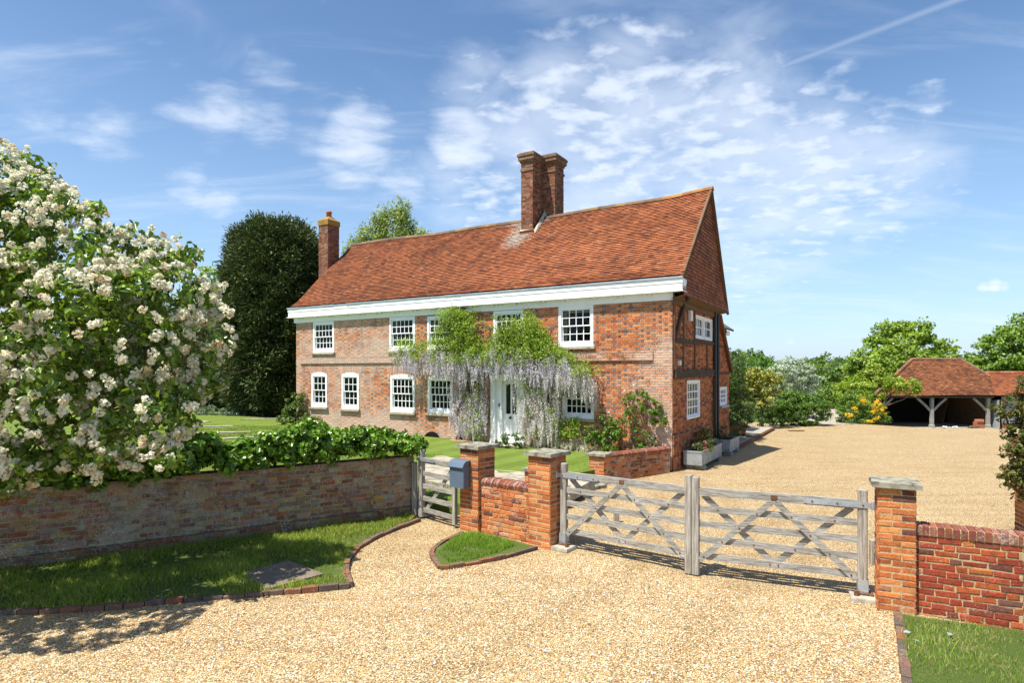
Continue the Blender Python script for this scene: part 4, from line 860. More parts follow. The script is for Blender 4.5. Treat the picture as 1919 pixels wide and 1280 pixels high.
# ------------------------------------------------------------------ garden wall, piers and low walls
def wall_run(name, line, h, label, mat='gardenwall', group=None, cat='wall', near=False, colf=None, washf=None, thick=.34, coping='round', z0=-.05, back=False, course=.075, bond='garden'):
    t = thing(name, label, cat, (line[0][0], line[0][1], 0), 0, group); mb = MB(); cp = MB(); acc = 0
    for i in range(len(line) - 1):
        a, b = Vector((*line[i], 0)), Vector((*line[i + 1], 0)); d = (b - a); L = d.length; d.normalize(); n = Vector((d.y, -d.x, 0)); ds = acc
        P = lambda x, o, z, a=a, d=d, n=n: a + d * x + n * o + Vector((0, 0, z))
        hz_ = h
        brickwork(mb, P, L, z0, hz_, [], near=near, colf=colf, washf=(lambda x, z, ds=ds: washf(x + ds, z)) if washf else None, bond=bond, jit=.004 if near else .005, course=course, mortar=(.40, .34, .23) if mat == 'gardenwall' else MORTAR)
        top = z0 + round((hz_ - z0) / course) * course
        e = .0
        vs = [P(0, -.02, z0), P(L, -.02, z0), P(L, -thick, z0), P(0, -thick, z0), P(0, -.02, top), P(L, -.02, top), P(L, -thick, top), P(0, -thick, top)]
        mb.add(vs, [(4, 5, 6, 7), (1, 2, 6, 5), (2, 3, 7, 6), (3, 0, 4, 7)], (.28, .12, .07), .1)
        if coping:
            x = 0.0
            while x < L - .01:
                x1 = min(x + .072, L); col = random.choice([(.22, .07, .045), (.26, .09, .05), (.19, .065, .045), (.30, .12, .07)]); r = random.uniform(-.004, .004); ws = random.uniform(-.1, .22)
                if coping == 'round':
                    pr = [(.012, top), (.02, top + .05), (-.01, top + .085), (-.07, top + .11), (-thick + .07, top + .11), (-thick + .01, top + .085), (-thick - .02, top + .05), (-thick - .012, top)]
                else: pr = [(.010, top), (.010, top + .10), (-.01, top + .112), (-thick + .01, top + .112), (-thick - .01, top + .10), (-thick - .01, top)]
                pr = [(o + r, z + r) for o, z in pr]; k = len(pr)
                vs = [P(x + .004, o, z) for o, z in pr] + [P(x1 - .006, o, z) for o, z in pr]
                cp.add(vs, [(j, k + j, k + (j + 1) % k, (j + 1) % k) for j in range(k)] + [tuple(range(k - 1, -1, -1)), tuple(range(k, 2 * k))], col, ws); x = x1
            sc_ = .8; pm = [(o * 1.0 - .006 if o > 0 else o, z - .004) for o, z in pr]
            cp.add([P(0, o, z) for o, z in [(min(o, 0.002) if o > -.1 else max(o, -thick - .002), max(top, z - .014)) for o, z in pr]] + [P(L, o, z) for o, z in [(min(o, 0.002) if o > -.1 else max(o, -thick - .002), max(top, z - .014)) for o, z in pr]], [(j, k + j, k + (j + 1) % k, (j + 1) % k) for j in range(k)], MORTAR)
        acc += L
    mb.build('wall_face', mat, t, world=True)
    if coping: cp.build('coping', mat, t, world=True)
    return t
gwc = [(.26, .11, .06), (.33, .14, .07), (.38, .20, .09), (.32, .25, .17), (.40, .27, .12), (.27, .21, .16), (.24, .16, .11), (.42, .32, .16)]
wall_run('garden_wall', WL, 1.12, 'long curving old brick garden wall in shade, grey with lichen under the ivy', colf=lambda x, z, h: tuple(k * random.uniform(.8, 1.15) for k in random.choice(gwc)), washf=lambda x, z: .16 + .10 * math.sin(x * 1.3) + random.uniform(-.1, .1) + (.05 if z < .3 else 0) - .12 * smst((3 - x) / 3), coping=None, near=True, thick=.34)
# plinth step at the foot of the wall
pl = thing('wall_plinth', 'low projecting brick footing along the long shaded garden wall', 'wall footing', (WL[0][0], WL[0][1], 0)); mb = MB()
for i in range(1, len(WL) - 1):
    a, b = Vector((*WL[i], 0)), Vector((*WL[i + 1], 0)); d = b - a; L = d.length; d.normalize(); n = Vector((d.y, -d.x, 0)); P = lambda x, o, z, a=a, d=d, n=n: a + d * x + n * (o + .05) + Vector((0, 0, z))
    brickwork(mb, P, L, -.03, .20, [], near=True, colf=lambda x, z, h: tuple(k * .75 for k in random.choice(gwc)), washf=lambda x, z: .0, bond='garden', jit=.006, mortar=(.2, .17, .11))
    vs = [P(0, -.012, .195), P(L, -.012, .195), P(L, -.06, .21), P(0, -.06, .21)]; mb.add(vs, [(0, 1, 2, 3)], (.14, .11, .08), .1)
mb.build('footing', 'gardenwall', pl, world=True)

def pier(name, c, s, h, ang, label, group='capped brick piers', cap=.07, ch=.065, near=True, capcol='stone', colk=1.0):
    t = thing(name, label, 'brick pier', (c[0], c[1], 0), ang, group); mb = MB(); k = s / 2
    hh = round((h + .05) / .075) * .075 - .05
    for q in range(4):
        an = q * math.pi / 2; ca, sa = math.cos(an), math.sin(an)
        P = lambda a, o, z, ca=ca, sa=sa: ((a - k) * ca + (k + o) * sa, (a - k) * sa - (k + o) * ca, z)
        cf = lambda x, z, h_: tuple(v * colk for v in bcol(.10, .06))
        per = (s - .01) / 1.5 - .01 if s < .6 else .215
        n = int(round((hh + .05) / .075))
        for r in range(n):                                   # alternate long and short brick, swapped each course
            zb = -.05 + r * .075; zt = zb + .061; long_ = s * .62; sp = [(0, long_ - .007), (long_ + .007, s)] if (r + q) % 2 else [(0, s - long_ - .007), (s - long_ + .007, s)]
            for a, b in sp:
                j = lambda m=.0045: random.uniform(-m, m); o = random.uniform(-.005, .003); e = .006; R = [(a + j(), zb + j()), (b + j(), zb + j()), (b + j(), zt + j()), (a + j(), zt + j())]
                m0 = [P(x, -.02, z) for x, z in R]; m1 = [P(x, o - e, z) for x, z in R]; m2 = [P(x, o + j(.0015), z) for x, z in [(R[0][0] + e, R[0][1] + e), (R[1][0] - e, R[1][1] + e), (R[2][0] - e, R[2][1] - e), (R[3][0] + e, R[3][1] - e)]]
                mb.add(m0 + m1 + m2, [(8, 9, 10, 11)] + [(4 + w_, 4 + (w_ + 1) % 4, 8 + (w_ + 1) % 4, 8 + w_) for w_ in range(4)] + [(w_, (w_ + 1) % 4, 4 + (w_ + 1) % 4, 4 + w_) for w_ in range(4)], cf(0, 0, 0), random.uniform(-.2, .06) + (.05 if zb < .2 else 0))
    mb.box(-k + .006, k - .006, -k + .006, k - .006, -.05, hh + .006, MORTAR)
    mb.build('shaft', 'brick', t)
    m2 = MB(); e = .055
    n = 5; z0_, z1_ = hh + .004, hh + .004 + ch
    ring = lambda z, ex, jj: [( -k - ex + (2 * k + 2 * ex) * i / n + random.uniform(-jj, jj), -k - ex + random.uniform(-jj, jj), z) for i in range(n)] + [(k + ex + random.uniform(-jj, jj), -k - ex + (2 * k + 2 * ex) * i / n, z) for i in range(n)] + [(k + ex - (2 * k + 2 * ex) * i / n, k + ex + random.uniform(-jj, jj), z) for i in range(n)] + [(-k - ex + random.uniform(-jj, jj), k + ex - (2 * k + 2 * ex) * i / n, z) for i in range(n)]
    r0, r1, r2 = ring(z0_, e, .004), ring(z1_ - .008, e, .006), ring(z1_, e - .010, .005); N = len(r0)
    m2.add(r0 + r1 + r2, [tuple(range(N - 1, -1, -1)), tuple(range(2 * N, 3 * N))] + [(b_ + i, b_ + (i + 1) % N, b_ + N + (i + 1) % N, b_ + N + i) for b_ in (0, N) for i in range(N)])
    m2.build('cap_stone', capcol, t); return t
A1 = math.atan2(-.64, .77)
pier('brick_pier', P1c, .44, 1.43, A1, 'orange brick pier carrying the blue grey letterbox beside the small gate')
pier('brick_pier', P2c, .44, 1.43, A1, 'orange brick pier at the left end of the wide five bar gates')
A5 = math.atan2(-.45, .89)
p5 = (4.28 + .19 * .89 + .19 * .45, 7.11 - .19 * .45 + .19 * .89)
pier('brick_pier', p5, .385, 1.43, A5, 'orange brick pier with mossy stone cap at the right end of the wide gates')
pier('brick_pier', P3c, .40, .68, ANG, 'short pale capped brick pier at the end of the low wall by the house corner', colk=1.1)
pier('brick_pier', P4c, .40, .64, ANG, 'short capped brick pier half hidden behind the left gate pier', colk=1.1)
pier('brick_pier', (9.02, 10.45), .44, 1.13, -.30, 'dark red brick pier under the bronze leaved bush at the right edge of the yard', colk=.75)
dA = Vector((math.cos(A1), math.sin(A1), 0)); nA = Vector((dA.y, -dA.x, 0))
def onw(c, a, o): q = Vector((*c, 0)) + dA * a + nA * o; return (q.x, q.y)
wall_run('low_wall', [onw(P1c, .215, .15), onw(P2c, -.21, .17)], .87, 'short orange brick wall with rounded coping between the letterbox pier and the gate pier', 'brick', 'low brick walls', near=True, colf=lambda x, z, h: bcol(.12, .06), washf=lambda x, z: random.uniform(-.1, .16) + (.08 if z > .7 else 0), thick=.30)
wall_run('low_wall', [(.28, 10.35), (.50, 13.1)][::-1], .62, 'low brick wall running back behind the piers towards the garden', 'brick', 'low brick walls', near=False, colf=lambda x, z, h: bcol(.15, .06), washf=lambda x, z: .0, thick=.24)
wall_run('low_wall', [(P3c[0] + .14, P3c[1] + .02), (4.38, 16.82)], .60, 'low lichened brick wall with coping sloping up to the house corner', 'facade', 'low brick walls', near=False, colf=lambda x, z, h: bcol(.25, .2), washf=lambda x, z: .14 + .1 * math.sin(x * 3), thick=.24)
w5a = (p5[0] + .19 * .89 - .06, p5[1] - .19 * .45 - .10)
wall_run('low_wall', [w5a, (5.50, 6.53), (9.5, 4.85)], .90, 'dark red brick wall with brick on end coping at the right edge, above the verge', 'brick', 'low brick walls', near=True, colf=lambda x, z, h: bcol(.20, .05, [(.36, .07, .03), (.44, .11, .035), (.30, .06, .03), (.50, .16, .045), (.40, .09, .035)]), washf=lambda x, z: -.12 + (.10 if z > .8 else 0), coping='flat', thick=.23)

# ------------------------------------------------------------------ letterbox
t = thing('letterbox', 'blue grey letterbox with curved lid fixed to the left brick pier', 'letterbox', (P1c[0], P1c[1], 0), A1)
bx0, bx1, bz0, bz1 = -.305, .04, .78, 1.24; byf, byb = -.40, -.235
mb = MB(); mb.bbox(bx0, bx1, byf, byb, bz0, bz1 - .08, .012); mb.bbox(bx0 + .01, bx1 - .01, byf + .01, byb - .002, bz1 - .08, bz1 - .02, .004); mb.build('body', 'box', t)
mb = MB(); pr = [(byf - .035, bz1 - .10), (byf - .03, bz1 - .085), (byf + .01, bz1 - .02), (byf + .05, bz1 + .005), (byb, bz1 + .02), (byb, bz1 - .012), (byf + .05, bz1 - .02), (byf - .018, bz1 - .095)]; k = len(pr)
mb.add([(bx0 - .012, y, z) for y, z in pr] + [(bx1 + .012, y, z) for y, z in pr], [(j, (j + 1) % k, k + (j + 1) % k, k + j) for j in range(k)] + [tuple(range(k)), tuple(range(2 * k - 1, k - 1, -1))]); mb.build('lid', 'box', t)

# ------------------------------------------------------------------ gates
def gate(name, A, B, label, hinge_left=True, cat='gate', group='timber five bar gates'):
    A, B = Vector((*A, 0)), Vector((*B, 0)); d = B - A; L = d.length; ang = math.atan2(d.y, d.x); t = thing(name, label, cat, (A.x, A.y, 0), ang, group)
    pm = lambda x, w_, z0_, z1_, nm, dy=.075: post(nm, x, w_, z0_, z1_, dy, t)
    def post(nm, x, w_, z0_, z1_, dy, par):
        m = MB(); m.bbox(x - w_ / 2, x + w_ / 2, -dy / 2, dy / 2, z0_, z1_, .012)
        return m.build(nm, 'post', par)
    hx_, mx = (0, L) if hinge_left else (L, 0); s = 1 if hinge_left else -1
    post('hanging_stile', hx_, .105, .10, 1.35, .09, t); post('closing_stile', mx, .096, .02, 1.38 if hinge_left else 1.36, .095, t)
    top, bot = 1.16, .28; zs = [bot, .51, .72, .93]; x0, x1 = hx_ + s * .053, mx - s * .038
    a, b = min(x0, x1), max(x0, x1)
    m = MB(); m.beam((a, 0, top), (b, 0, top - .0), .105, .062, nseg=8, wob=.003); m.build('top_rail', 'gate', t)
    for z in zs: m = MB(); m.beam((a, 0, z), (b, 0, z), .085, .028, nseg=8, wob=.003); m.build('bar', 'gate', t)
    xm = (a + b) / 2
    br = [((xm - .02, -.030, top - .05), (a + .02, -.030, bot - .05)), ((xm + .02, -.030, top - .05), (b - .02, -.030, bot - .05)), ((a + .06, .030, top - .05), (xm, .030, bot)), ((b - .06, .030, top - .05), (xm, .030, bot))]
    for i, (p, q) in enumerate(br): m = MB(); m.beam(p, q, .075, .028, up=(0, 0, 1)); m.build('brace', 'gate', t)
    bolts = MB()
    for p, q in br:
        sgn = -1
        for z in zs + [bot + .0]:
            tt = (p[2] - z) / (p[2] - q[2])
            if 0 < tt < 1: x = p[0] + (q[0] - p[0]) * tt; y = -.046 if p[1] < 0 else -.016; bolts.lathe([(.011, -.0), (.008, .006)], (0, 0, 0), 8) if False else bolts.tube([(x, y + .006, z), (x, y - .006, z)], [.013, .009], 8)
    bolts.tube([(xm - .05, -.010, bot), (xm - .05, -.022, bot)], [.013, .009], 8); bolts.tube([(xm + .05, -.010, bot), (xm + .05, -.022, bot)], [.013, .009], 8)
    bolts.build('bolt', 'rust', t)
    m = MB(); m.box(xm - .04, xm + .04, -.040, -.032, top - .02, top + .03); m.build('rusty_plate', 'rust', t)
    # hinge strap along the top rail, end bracket below
    e0, e1 = hx_ - s * .10, hx_ + s * .62; m = MB(); lo_, hi_ = min(e0, e1), max(e0, e1)
    yy = -.050
    m.box(lo_, hi_, yy - .006, yy - .0, top - .035, top + .035); tip = e1
    m.add([(tip, yy - .006, top - .035), (tip + s * .05, yy - .006, top), (tip, yy - .006, top + .035), (tip, yy, top - .035), (tip + s * .05, yy, top), (tip, yy, top + .035)], [(0, 1, 2), (3, 4, 5), (0, 1, 4, 3), (1, 2, 5, 4)])
    m.tube([(hx_ - s * .11, -.05, top - .05), (hx_ - s * .11, -.05, top + .05)], .022, 8); m.build('hinge_strap', 'galv', t)
    m = MB()
    for q in (.0, .28, .56): m.tube([(hx_ + s * q, yy - .004, top), (hx_ + s * q, yy - .016, top)], [.014, .010], 8)
    m.build('bolt', 'rust', t)
    m = MB(); m.box(hx_ - .062, hx_ + .062, -.055, -.047, .09, .24); m.box(hx_ - .062, hx_ + .062, -.055, .055, .085, .10); m.box(hx_ - .062, hx_ - .056, -.055, .055, .09, .24); m.box(hx_ + .056, hx_ + .062, -.055, .055, .09, .24); m.build('bottom_shoe', 'galv', t)
    return t
GA, GM, GB = (.83, 9.66), (2.47, 8.38), (4.33, 7.50)
gate('five_bar_gate', GA, (2.445, 8.395), 'left leaf of the wide silvered oak gates, hung on the pier beside the garden', True)
gate('five_bar_gate', (2.525, 8.345), GB, 'right leaf of the wide silvered oak gates, hung beside the right brick pier', False)
# ground stops with cover plates under the hinge ends
def stop(c, ang, label, flip=1):
    t = thing('hinge_plate', label, 'gate pivot', (*c, 0), ang, 'gate pivots in the gravel')
    m = MB(); n = 10; pts = [(-.17, -.20), (.17, -.20), (.17, .12), (-.10, .12)] + [(-.10 - .07 * math.sin(math.pi * i / 6 / 1), .12 - .32 * i / 6) for i in range(1, 6)]
    m.prism([(x * flip, y) for x, y in pts][::flip], .0, .045); m.prism([(x * flip * .96, y * .96) for x, y in pts][::flip], .045, .055); m.build('cover_plate', 'concrete', t)
    m = MB(); m.bbox(-.09, .09, -.06, .06, .055, .082, .004); m.tube([(.10 * flip, -.09, .05), (.10 * flip, -.09, .12)], .028, 10); m.build('pivot', 'rust', t)
stop((GA[0] - .0, GA[1] - .03), math.atan2(-1.28, 1.69), 'metal ground plate under the left end of the wide gates', 1); stop((GB[0] + .02, GB[1] - .02), math.atan2(-.85, 1.84), 'curved metal ground plate with rusty pin by the right brick pier', -1)
# hinge brackets on the piers are short pins
m = MB(); m.tube([(.70, 9.74, 1.16), (.60, 9.80, 1.16)], .014, 6); tag(m.build('gate_pin', 'galv'), 'small galvanised hinge pin on the pier left of the wide gates', 'hinge pin', 'gate hinge pins')
m = MB(); m.tube([(4.43, 7.42, 1.15), (4.52, 7.36, 1.15)], .016, 6); tag(m.build('gate_pin', 'galv'), 'small galvanised hinge pin on the pier right of the wide gates', 'hinge pin', 'gate hinge pins')
for (u, v, h_, lab) in ((1155, 979, .26, 'short wooden peg standing in the gravel behind the left gate leaf'), (1637, 1058, .36, 'short weathered post stump between gate and right brick pier')):
    x, y = g(u, v); m = MB(); m.bbox(x - .05, x + .05, y - .04, y + .04, -.05, h_, .01); tag(m.build('wooden_stop', 'post'), lab, 'gate stop')
# side gate
SA, SB = Vector((*g(790, 972), 0)), Vector((*g(853, 990), 0)); d = SB - SA; L = d.length; sg = thing('garden_gate', 'narrow five bar wooden gate between the long wall and the letterbox pier', 'gate', (SA.x, SA.y, 0), math.atan2(d.y, d.x))
m = MB(); m.bbox(-.055, .06, -.05, .05, .04, 1.32, .015); m.build('hanging_stile', 'post', sg); m = MB(); m.bbox(L - .05, L + .03, -.04, .04, .06, 1.22, .012); m.build('closing_stile', 'post', sg)
m = MB(); m.beam((.05, 0, 1.12), (L - .04, 0, 1.12), .10, .06, nseg=4, wob=.002); m.build('top_rail', 'gate', sg)
for z in (.18, .40, .63, .87): m = MB(); m.beam((.05, 0, z), (L - .04, 0, z), .085, .026, nseg=4, wob=.003); m.build('bar', 'gate', sg)
m = MB(); m.beam((.08, .03, .14), (L - .05, .03, 1.10), .075, .026); m.build('brace', 'gate', sg)
m = MB(); m.box(-.08, .46, -.060, -.052, 1.11, 1.17); m.build('hinge_strap', 'galv', sg); m = MB(); m.box(-.02, .07, -.062, -.051, .25, .31); m.build('hinge_strap', 'galv', sg)
m = MB(); m.bbox(-.05, .05, -.05, .05, -.05, 1.05, .01); o = m.build('gate_post', 'post'); o.location = (*g(777, 968), 0); tag(o, 'weathered wooden post where the small gate meets the long wall', 'post')

# ------------------------------------------------------------------ gable side: planters, paving, pots
def planter(y0, y1, x0, x1, lab, h=.38):
    t = thing('planter', lab, 'planter', (*LB((x0 + x1) / 2, (y0 + y1) / 2), 0), ANG, 'zinc trough planters along the gable'); m = MB(); a, b = (x1 - x0) / 2, (y1 - y0) / 2; zb = .16; w_ = .03
    m.box(-a, a, -b, -b + w_, zb, zb + h); m.box(-a, a, b - w_, b, zb, zb + h); m.box(-a, -a + w_, -b + w_, b - w_, zb, zb + h); m.box(a - w_, a, -b + w_, b - w_, zb, zb + h); m.box(-a + .002, a - .002, -b + .002, b - .002, zb - .02, zb + .03)
    m.box(-a - .012, a + .012, -b - .012, -b + w_ + .004, zb + h - .04, zb + h + .004); m.box(a - w_, a + .012, -b + w_, b, zb + h - .04, zb + h + .004)
    m.build('trough', 'zinc', t); m = MB(); m.box(-a + w_, a - w_, -b + w_, b - w_, zb + .1, zb + h - .05); m.build('soil', 'soil', t)
    for yy in (-b + .25, b - .3):
        m = MB(); m.bbox(-a - .0, a + .05, yy - .10, yy + .12, -.02, zb - .022, .03); m.build('stone_foot', 'stone', t)
    return t
pA = planter(.62, 3.1, .14, .66, 'pale metal trough with pink geraniums, nearest the house corner'); pB = planter(4.05, 5.6, .20, .72, 'second metal trough of dark foliage, farther along the gable')
def lp(x, y, z): return Vector((*LB(x, y), z))
gt = thing('geranium', 'bushy geranium with a few pink flowers in the nearer trough', 'plant', (*LB(.4, 1.3), .5))
foliage('foliage', gt, [(lp(.40, 1.0, .62), (.26, .4, .16)), (lp(.52, 1.3, .60), (.22, .4, .15)), (lp(.36, 1.9, .70), (.28, .6, .28)), (lp(.3, 2.7, .74), (.26, .4, .34))], 20, .09, 30, .055, .038, [(.07, .12, .025), (.11, .17, .03), (.05, .08, .02), (.20, .18, .07)])
foliage('blossom', gt, [(lp(.52, .95, .68), .05), (lp(.58, 1.25, .72), .045), (lp(.55, 1.6, .60), .05), (lp(.62, 1.15, .58), .04), (lp(.50, 1.45, .74), .035)], 120, .03, 10, .03, .025, [(.75, .05, .12), (.80, .12, .20)], 'petal')
gt = thing('trough_shrub', 'dark feathery plant filling the farther trough', 'plant', (*LB(.45, 4.8), .5))
foliage('foliage', gt, [(lp(.45, 4.5, .72), (.3, .5, .25)), (lp(.45, 5.2, .75), (.3, .5, .30))], 16, .1, 34, .05, .018, [(.05, .08, .025), (.04, .06, .02), (.08, .10, .04)])
mb = MB(); q_ = 6.0
while q_ < 14.5:
    e_ = min(q_ + random.uniform(.6, .9), 14.6)
    for xa, xb in ((-1.6, -.45), (-.44, .575)): s_ = random.uniform(.8, 1.1); mb.prism([LB(xa, q_), LB(xb - .01, q_), LB(xb - .01, e_ - .012), LB(xa, e_ - .012)], .01, .15, (s_, s_, s_))
    q_ = e_
o = mb.build('side_paving', 'pave'); o['kind'] = 'structure'
mb = MB(); mb.prism([LB(.585, 5.9), LB(.64, 5.9), LB(.64, 14.65), LB(.585, 14.65)], -.02, .125, (.2, .09, .05)); mb.prism([LB(-1.6, 5.9), LB(.58, 5.9), LB(.58, 14.65), LB(-1.6, 14.65)], -.05, .140, (.2, .09, .05)); o = mb.build('paving_kerb', 'pavebrick'); o['kind'] = 'structure'
for i, (x, y, s, lab) in enumerate(((-.35, 9.6, 1.0, 'terracotta pot on the side paving, nearer and larger'), (-.15, 10.6, .85, 'terracotta pot on the side paving, farther and smaller'))):
    m = MB(); px, py = LB(x, y); m.lathe([(.20 * s, 0), (.30 * s, .42 * s), (.33 * s, .44 * s), (.33 * s, .52 * s), (.29 * s, .52 * s), (.26 * s, .44 * s)], (px, py, .155), 16); tag(m.build('terracotta_pot', 'terra', smooth=False), lab, 'pot', 'terracotta pots')
x, y = g(1492, 808); m = MB(); m.prism([(x - .35, y - .12), (x + .35, y - .12), (x + .35, y + .12), (x - .35, y + .12)], -.01, .03); tag(m.build('drain_cover', 'rust'), 'small rusty drain cover set in the gravel yard', 'drain cover')
# boot scraper and door shrub
x, y = g(944, 841, .42); m = MB(); zz0 = .42
m.beam((x - .16, y, zz0 + .06), (x + .16, y - .06, zz0 + .06), .03, .012); m.beam((x - .16, y, zz0 - .05), (x - .16, y, zz0 + .15), .02, .02, up=(0, 1, 0)); m.beam((x + .16, y - .06, zz0 - .05), (x + .16, y - .06, zz0 + .15), .02, .02, up=(0, 1, 0)); tag(m.build('boot_scraper', 'iron'), 'small black iron boot scraper beside the front door path', 'boot scraper')

# loose stones lying on top of the drive, near the viewer and along the edgings
def pebbles(name, poly, n, label, r=(.005, .012)):
    P = rpoly(poly, n); rr = rng.uniform(*r, n) * rng.choice([1, 1.5], n, p=[.93, .07]); a = rng.uniform(0, 6.28, n); ca, sa = np.cos(a), np.sin(a)
    z = np.array([.012 * math.sin(x * 1.9 + y * .7) * math.sin(y * 1.3 - x * .5) for x, y in P]) + rr * .35; c = np.column_stack([P, z]); d1 = np.column_stack([ca, sa, 0 * a]) * rr[:, None]; d2 = np.column_stack([-sa, ca, 0 * a]) * (rr * rng.uniform(.6, .95, n))[:, None]; up = np.column_stack([rng.normal(0, .15, n) * rr, rng.normal(0, .15, n) * rr, rr * rng.uniform(.5, .8, n)])
    V = np.stack([c - d1, c + d2, c + d1, c - d2, c + up + d1 * .2, c - up], 1).reshape(-1, 3); b = np.arange(n)[:, None] * 6
    Fq = np.concatenate([b + np.array(q) for q in ((0, 3, 4), (3, 2, 4), (2, 1, 4), (1, 0, 4))], 1).reshape(-1, 3)
    col = np.repeat(colors(n, [(.44, .23, .08), (.53, .36, .17), (.57, .45, .27), (.66, .56, .38), (.30, .29, .26), (.78, .72, .58), (.20, .11, .05), (.54, .33, .15)], None, .12), 4, axis=0)
    o = mesh_np(name, V, Fq, 'stonechip', None, col); return tag(o, label, 'gravel', kind='stuff')
pebbles('loose_gravel', [(-7.5, 3.9), (4.6, 3.9), (4.3, 6.9), (2.6, 7.9), (.9, 9.3), (-.3, 8.6), (-1.6, 9.2), (-2.0, 7.5), (-4, 7.0), (-7.5, 6.1)], 60000, 'loose pebbles on the gravel drive before the gates')
lb_ = [g(829, 845, .42)]
def lawnz(x, y): return Gz(x, y) - (.16 * smst((13.4 - y) / 1.5) if x > -3 else 0)
lawn_poly = [(-2.6, 12.6), (-1.2, 12.2), (-.2, 12.6), (1.0, 14.1), (2.0, 15.2), (3.9, 16.9), LB(-15.0, -.6), (-12.5, 23.5), (-14, 19), (-9.5, 11.5), (-6, 10.5)]
blades('grass', lawn_poly, 90000, .035, .012, lawnz, [(.14, .20, .025), (.17, .24, .035), (.11, .16, .02)], [pth, [g(900, 826, .4), g(990, 826, .4), g(1010, 850, .4), g(900, 850, .4)]], 'mown garden lawn in front of the house')
# ------------------------------------------------------------------ cart shed and outhouse
SH = -.9; t = thing('cart_shed', 'open fronted cart shed with half hipped clay tiled roof and pale oak posts', 'shed', (27.3, 39.5, SH)); 
SX0, SX1, SY0, SY1 = 23.6, 31.1, 39.5, 43.8; ez = 1.27; rz_ = 3.64; e0 = (39.15, ez); r0 = (41.75, rz_)
ls = math.hypot(r0[0] - e0[0], r0[1] - e0[1]); uy, uz = (r0[0] - e0[0]) / ls, (r0[1] - e0[1]) / ls
def PB(a, s, o): return (a, e0[0] + uy * s - uz * o, e0[1] + uz * s + uy * o - .03 * math.sin(a * .8))
def brow(s):
    f_ = s / ls; b = 31.15 + .65 * (f_ / .5) if f_ < .5 else 31.8 - .95 * (f_ - .5) / .5
    return (23.3 + (27.5 - 23.3) * f_, b)
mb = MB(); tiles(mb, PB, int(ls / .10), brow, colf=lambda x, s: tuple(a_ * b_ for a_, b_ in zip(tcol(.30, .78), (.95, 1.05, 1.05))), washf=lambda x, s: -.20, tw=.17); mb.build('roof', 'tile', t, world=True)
mb = MB(); mb.add([PB(23.3, 0, -.02), PB(31.15, 0, -.02), PB(31.8, ls / 2, -.02), PB(30.85, ls, -.02), PB(27.5, ls, -.02)], [(0, 1, 2, 3, 4)], (.1, .05, .03))
mb.add([(23.3, 39.15, ez), (27.5, 41.75, rz_), (30.85, 41.75, rz_), (31.3, 44.2, ez), (26.9, 44.2, ez), (31.8, 40.5, 2.46)], [(0, 1, 4), (1, 2, 3, 4), (2, 5, 3)], (.3, .1, .05)); mb.build('roof_back', 'tile', t, world=True)
mb = MB()
for a, b, n in (((27.5, 41.75, rz_ + .03), (30.85, 41.75, rz_ + .02), 11), ((23.3, 39.12, ez + .03), (27.5, 41.75, rz_ + .03), 16), ((30.85, 41.75, rz_ + .02), (31.82, 40.42, 2.50), 6)):
    a, b = Vector(a), Vector(b)
    for i in range(n): mb.tube([a.lerp(b, i / n), a.lerp(b, (i + .95) / n)], [.11, .10], 8, col=random.choice([(.22, .13, .08), (.3, .13, .07), (.17, .12, .08)]))
mb.build('ridge_tile', 'tile', t, world=True)
mb = MB(); mb.beam((23.4, 39.32, ez - .10), (31.2, 39.32, ez - .10), .12, .12); mb.build('eaves_beam', 'timber', t, world=True)
for x, h in ((23.8, 0), (27.3, 0), (30.95, 0)):
    mb = MB(); mb.bbox(x - .10, x + .10, 39.40, 39.60, SH - .1, ez - .1, .02); mb.bbox(x - .14, x + .14, 39.36, 39.64, SH - .1, SH + .28, .04); mb.build('post', 'gate', t, world=True)
    mb = MB()
    for s in (-1, 1):
        if (x < 24 and s < 0) or (x > 30 and s > 0): continue
        p = [Vector((x + s * .10, 39.5, ez - 1.0)), Vector((x + s * .45, 39.5, ez - .62)), Vector((x + s * .95, 39.5, ez - .18))]
        for q in range(2): mb.beam(p[q], p[q + 1], .13, .09)
    mb.build('brace', 'gate', t, world=True)
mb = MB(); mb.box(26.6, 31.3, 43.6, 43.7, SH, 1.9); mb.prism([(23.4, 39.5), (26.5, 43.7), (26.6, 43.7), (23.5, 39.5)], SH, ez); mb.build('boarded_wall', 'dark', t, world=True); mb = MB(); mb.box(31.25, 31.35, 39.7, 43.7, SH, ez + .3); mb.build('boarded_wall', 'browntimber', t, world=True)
mb = MB(); mb.prism([(23.5, 39.3), (31.2, 39.3), (31.2, 43.6), (26.6, 43.6)], SH - .02, SH + .08); mb.build('floor_slab', 'concrete', t, world=True)
t = thing('outhouse', 'low outhouse of grey weatherboard with red tiled roof and clay chimney pot', 'outhouse', (33, 39.8, SH))
lo_ = math.hypot(2.2, 1.45); 
def PO(a, s, o): return (a, 39.35 + 2.2 / lo_ * s - 1.45 / lo_ * o, 1.25 + 1.45 / lo_ * s + 2.2 / lo_ * o)
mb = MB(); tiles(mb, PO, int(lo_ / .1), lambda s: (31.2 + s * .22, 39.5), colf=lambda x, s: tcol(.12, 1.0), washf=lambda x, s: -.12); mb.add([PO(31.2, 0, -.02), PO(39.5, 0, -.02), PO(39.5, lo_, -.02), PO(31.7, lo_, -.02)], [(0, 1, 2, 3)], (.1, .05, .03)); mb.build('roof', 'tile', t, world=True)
mb = MB()
for i in range(24): mb.tube([(31.7 + i * .33, 41.55, 2.74), (32.0 + i * .33, 41.55, 2.73)], [.11, .10], 8, col=random.choice([(.45, .16, .07), (.38, .12, .06), (.5, .2, .1)]))
mb.build('ridge_tile', 'tile', t, world=True)
mb = MB(); z = SH + .35
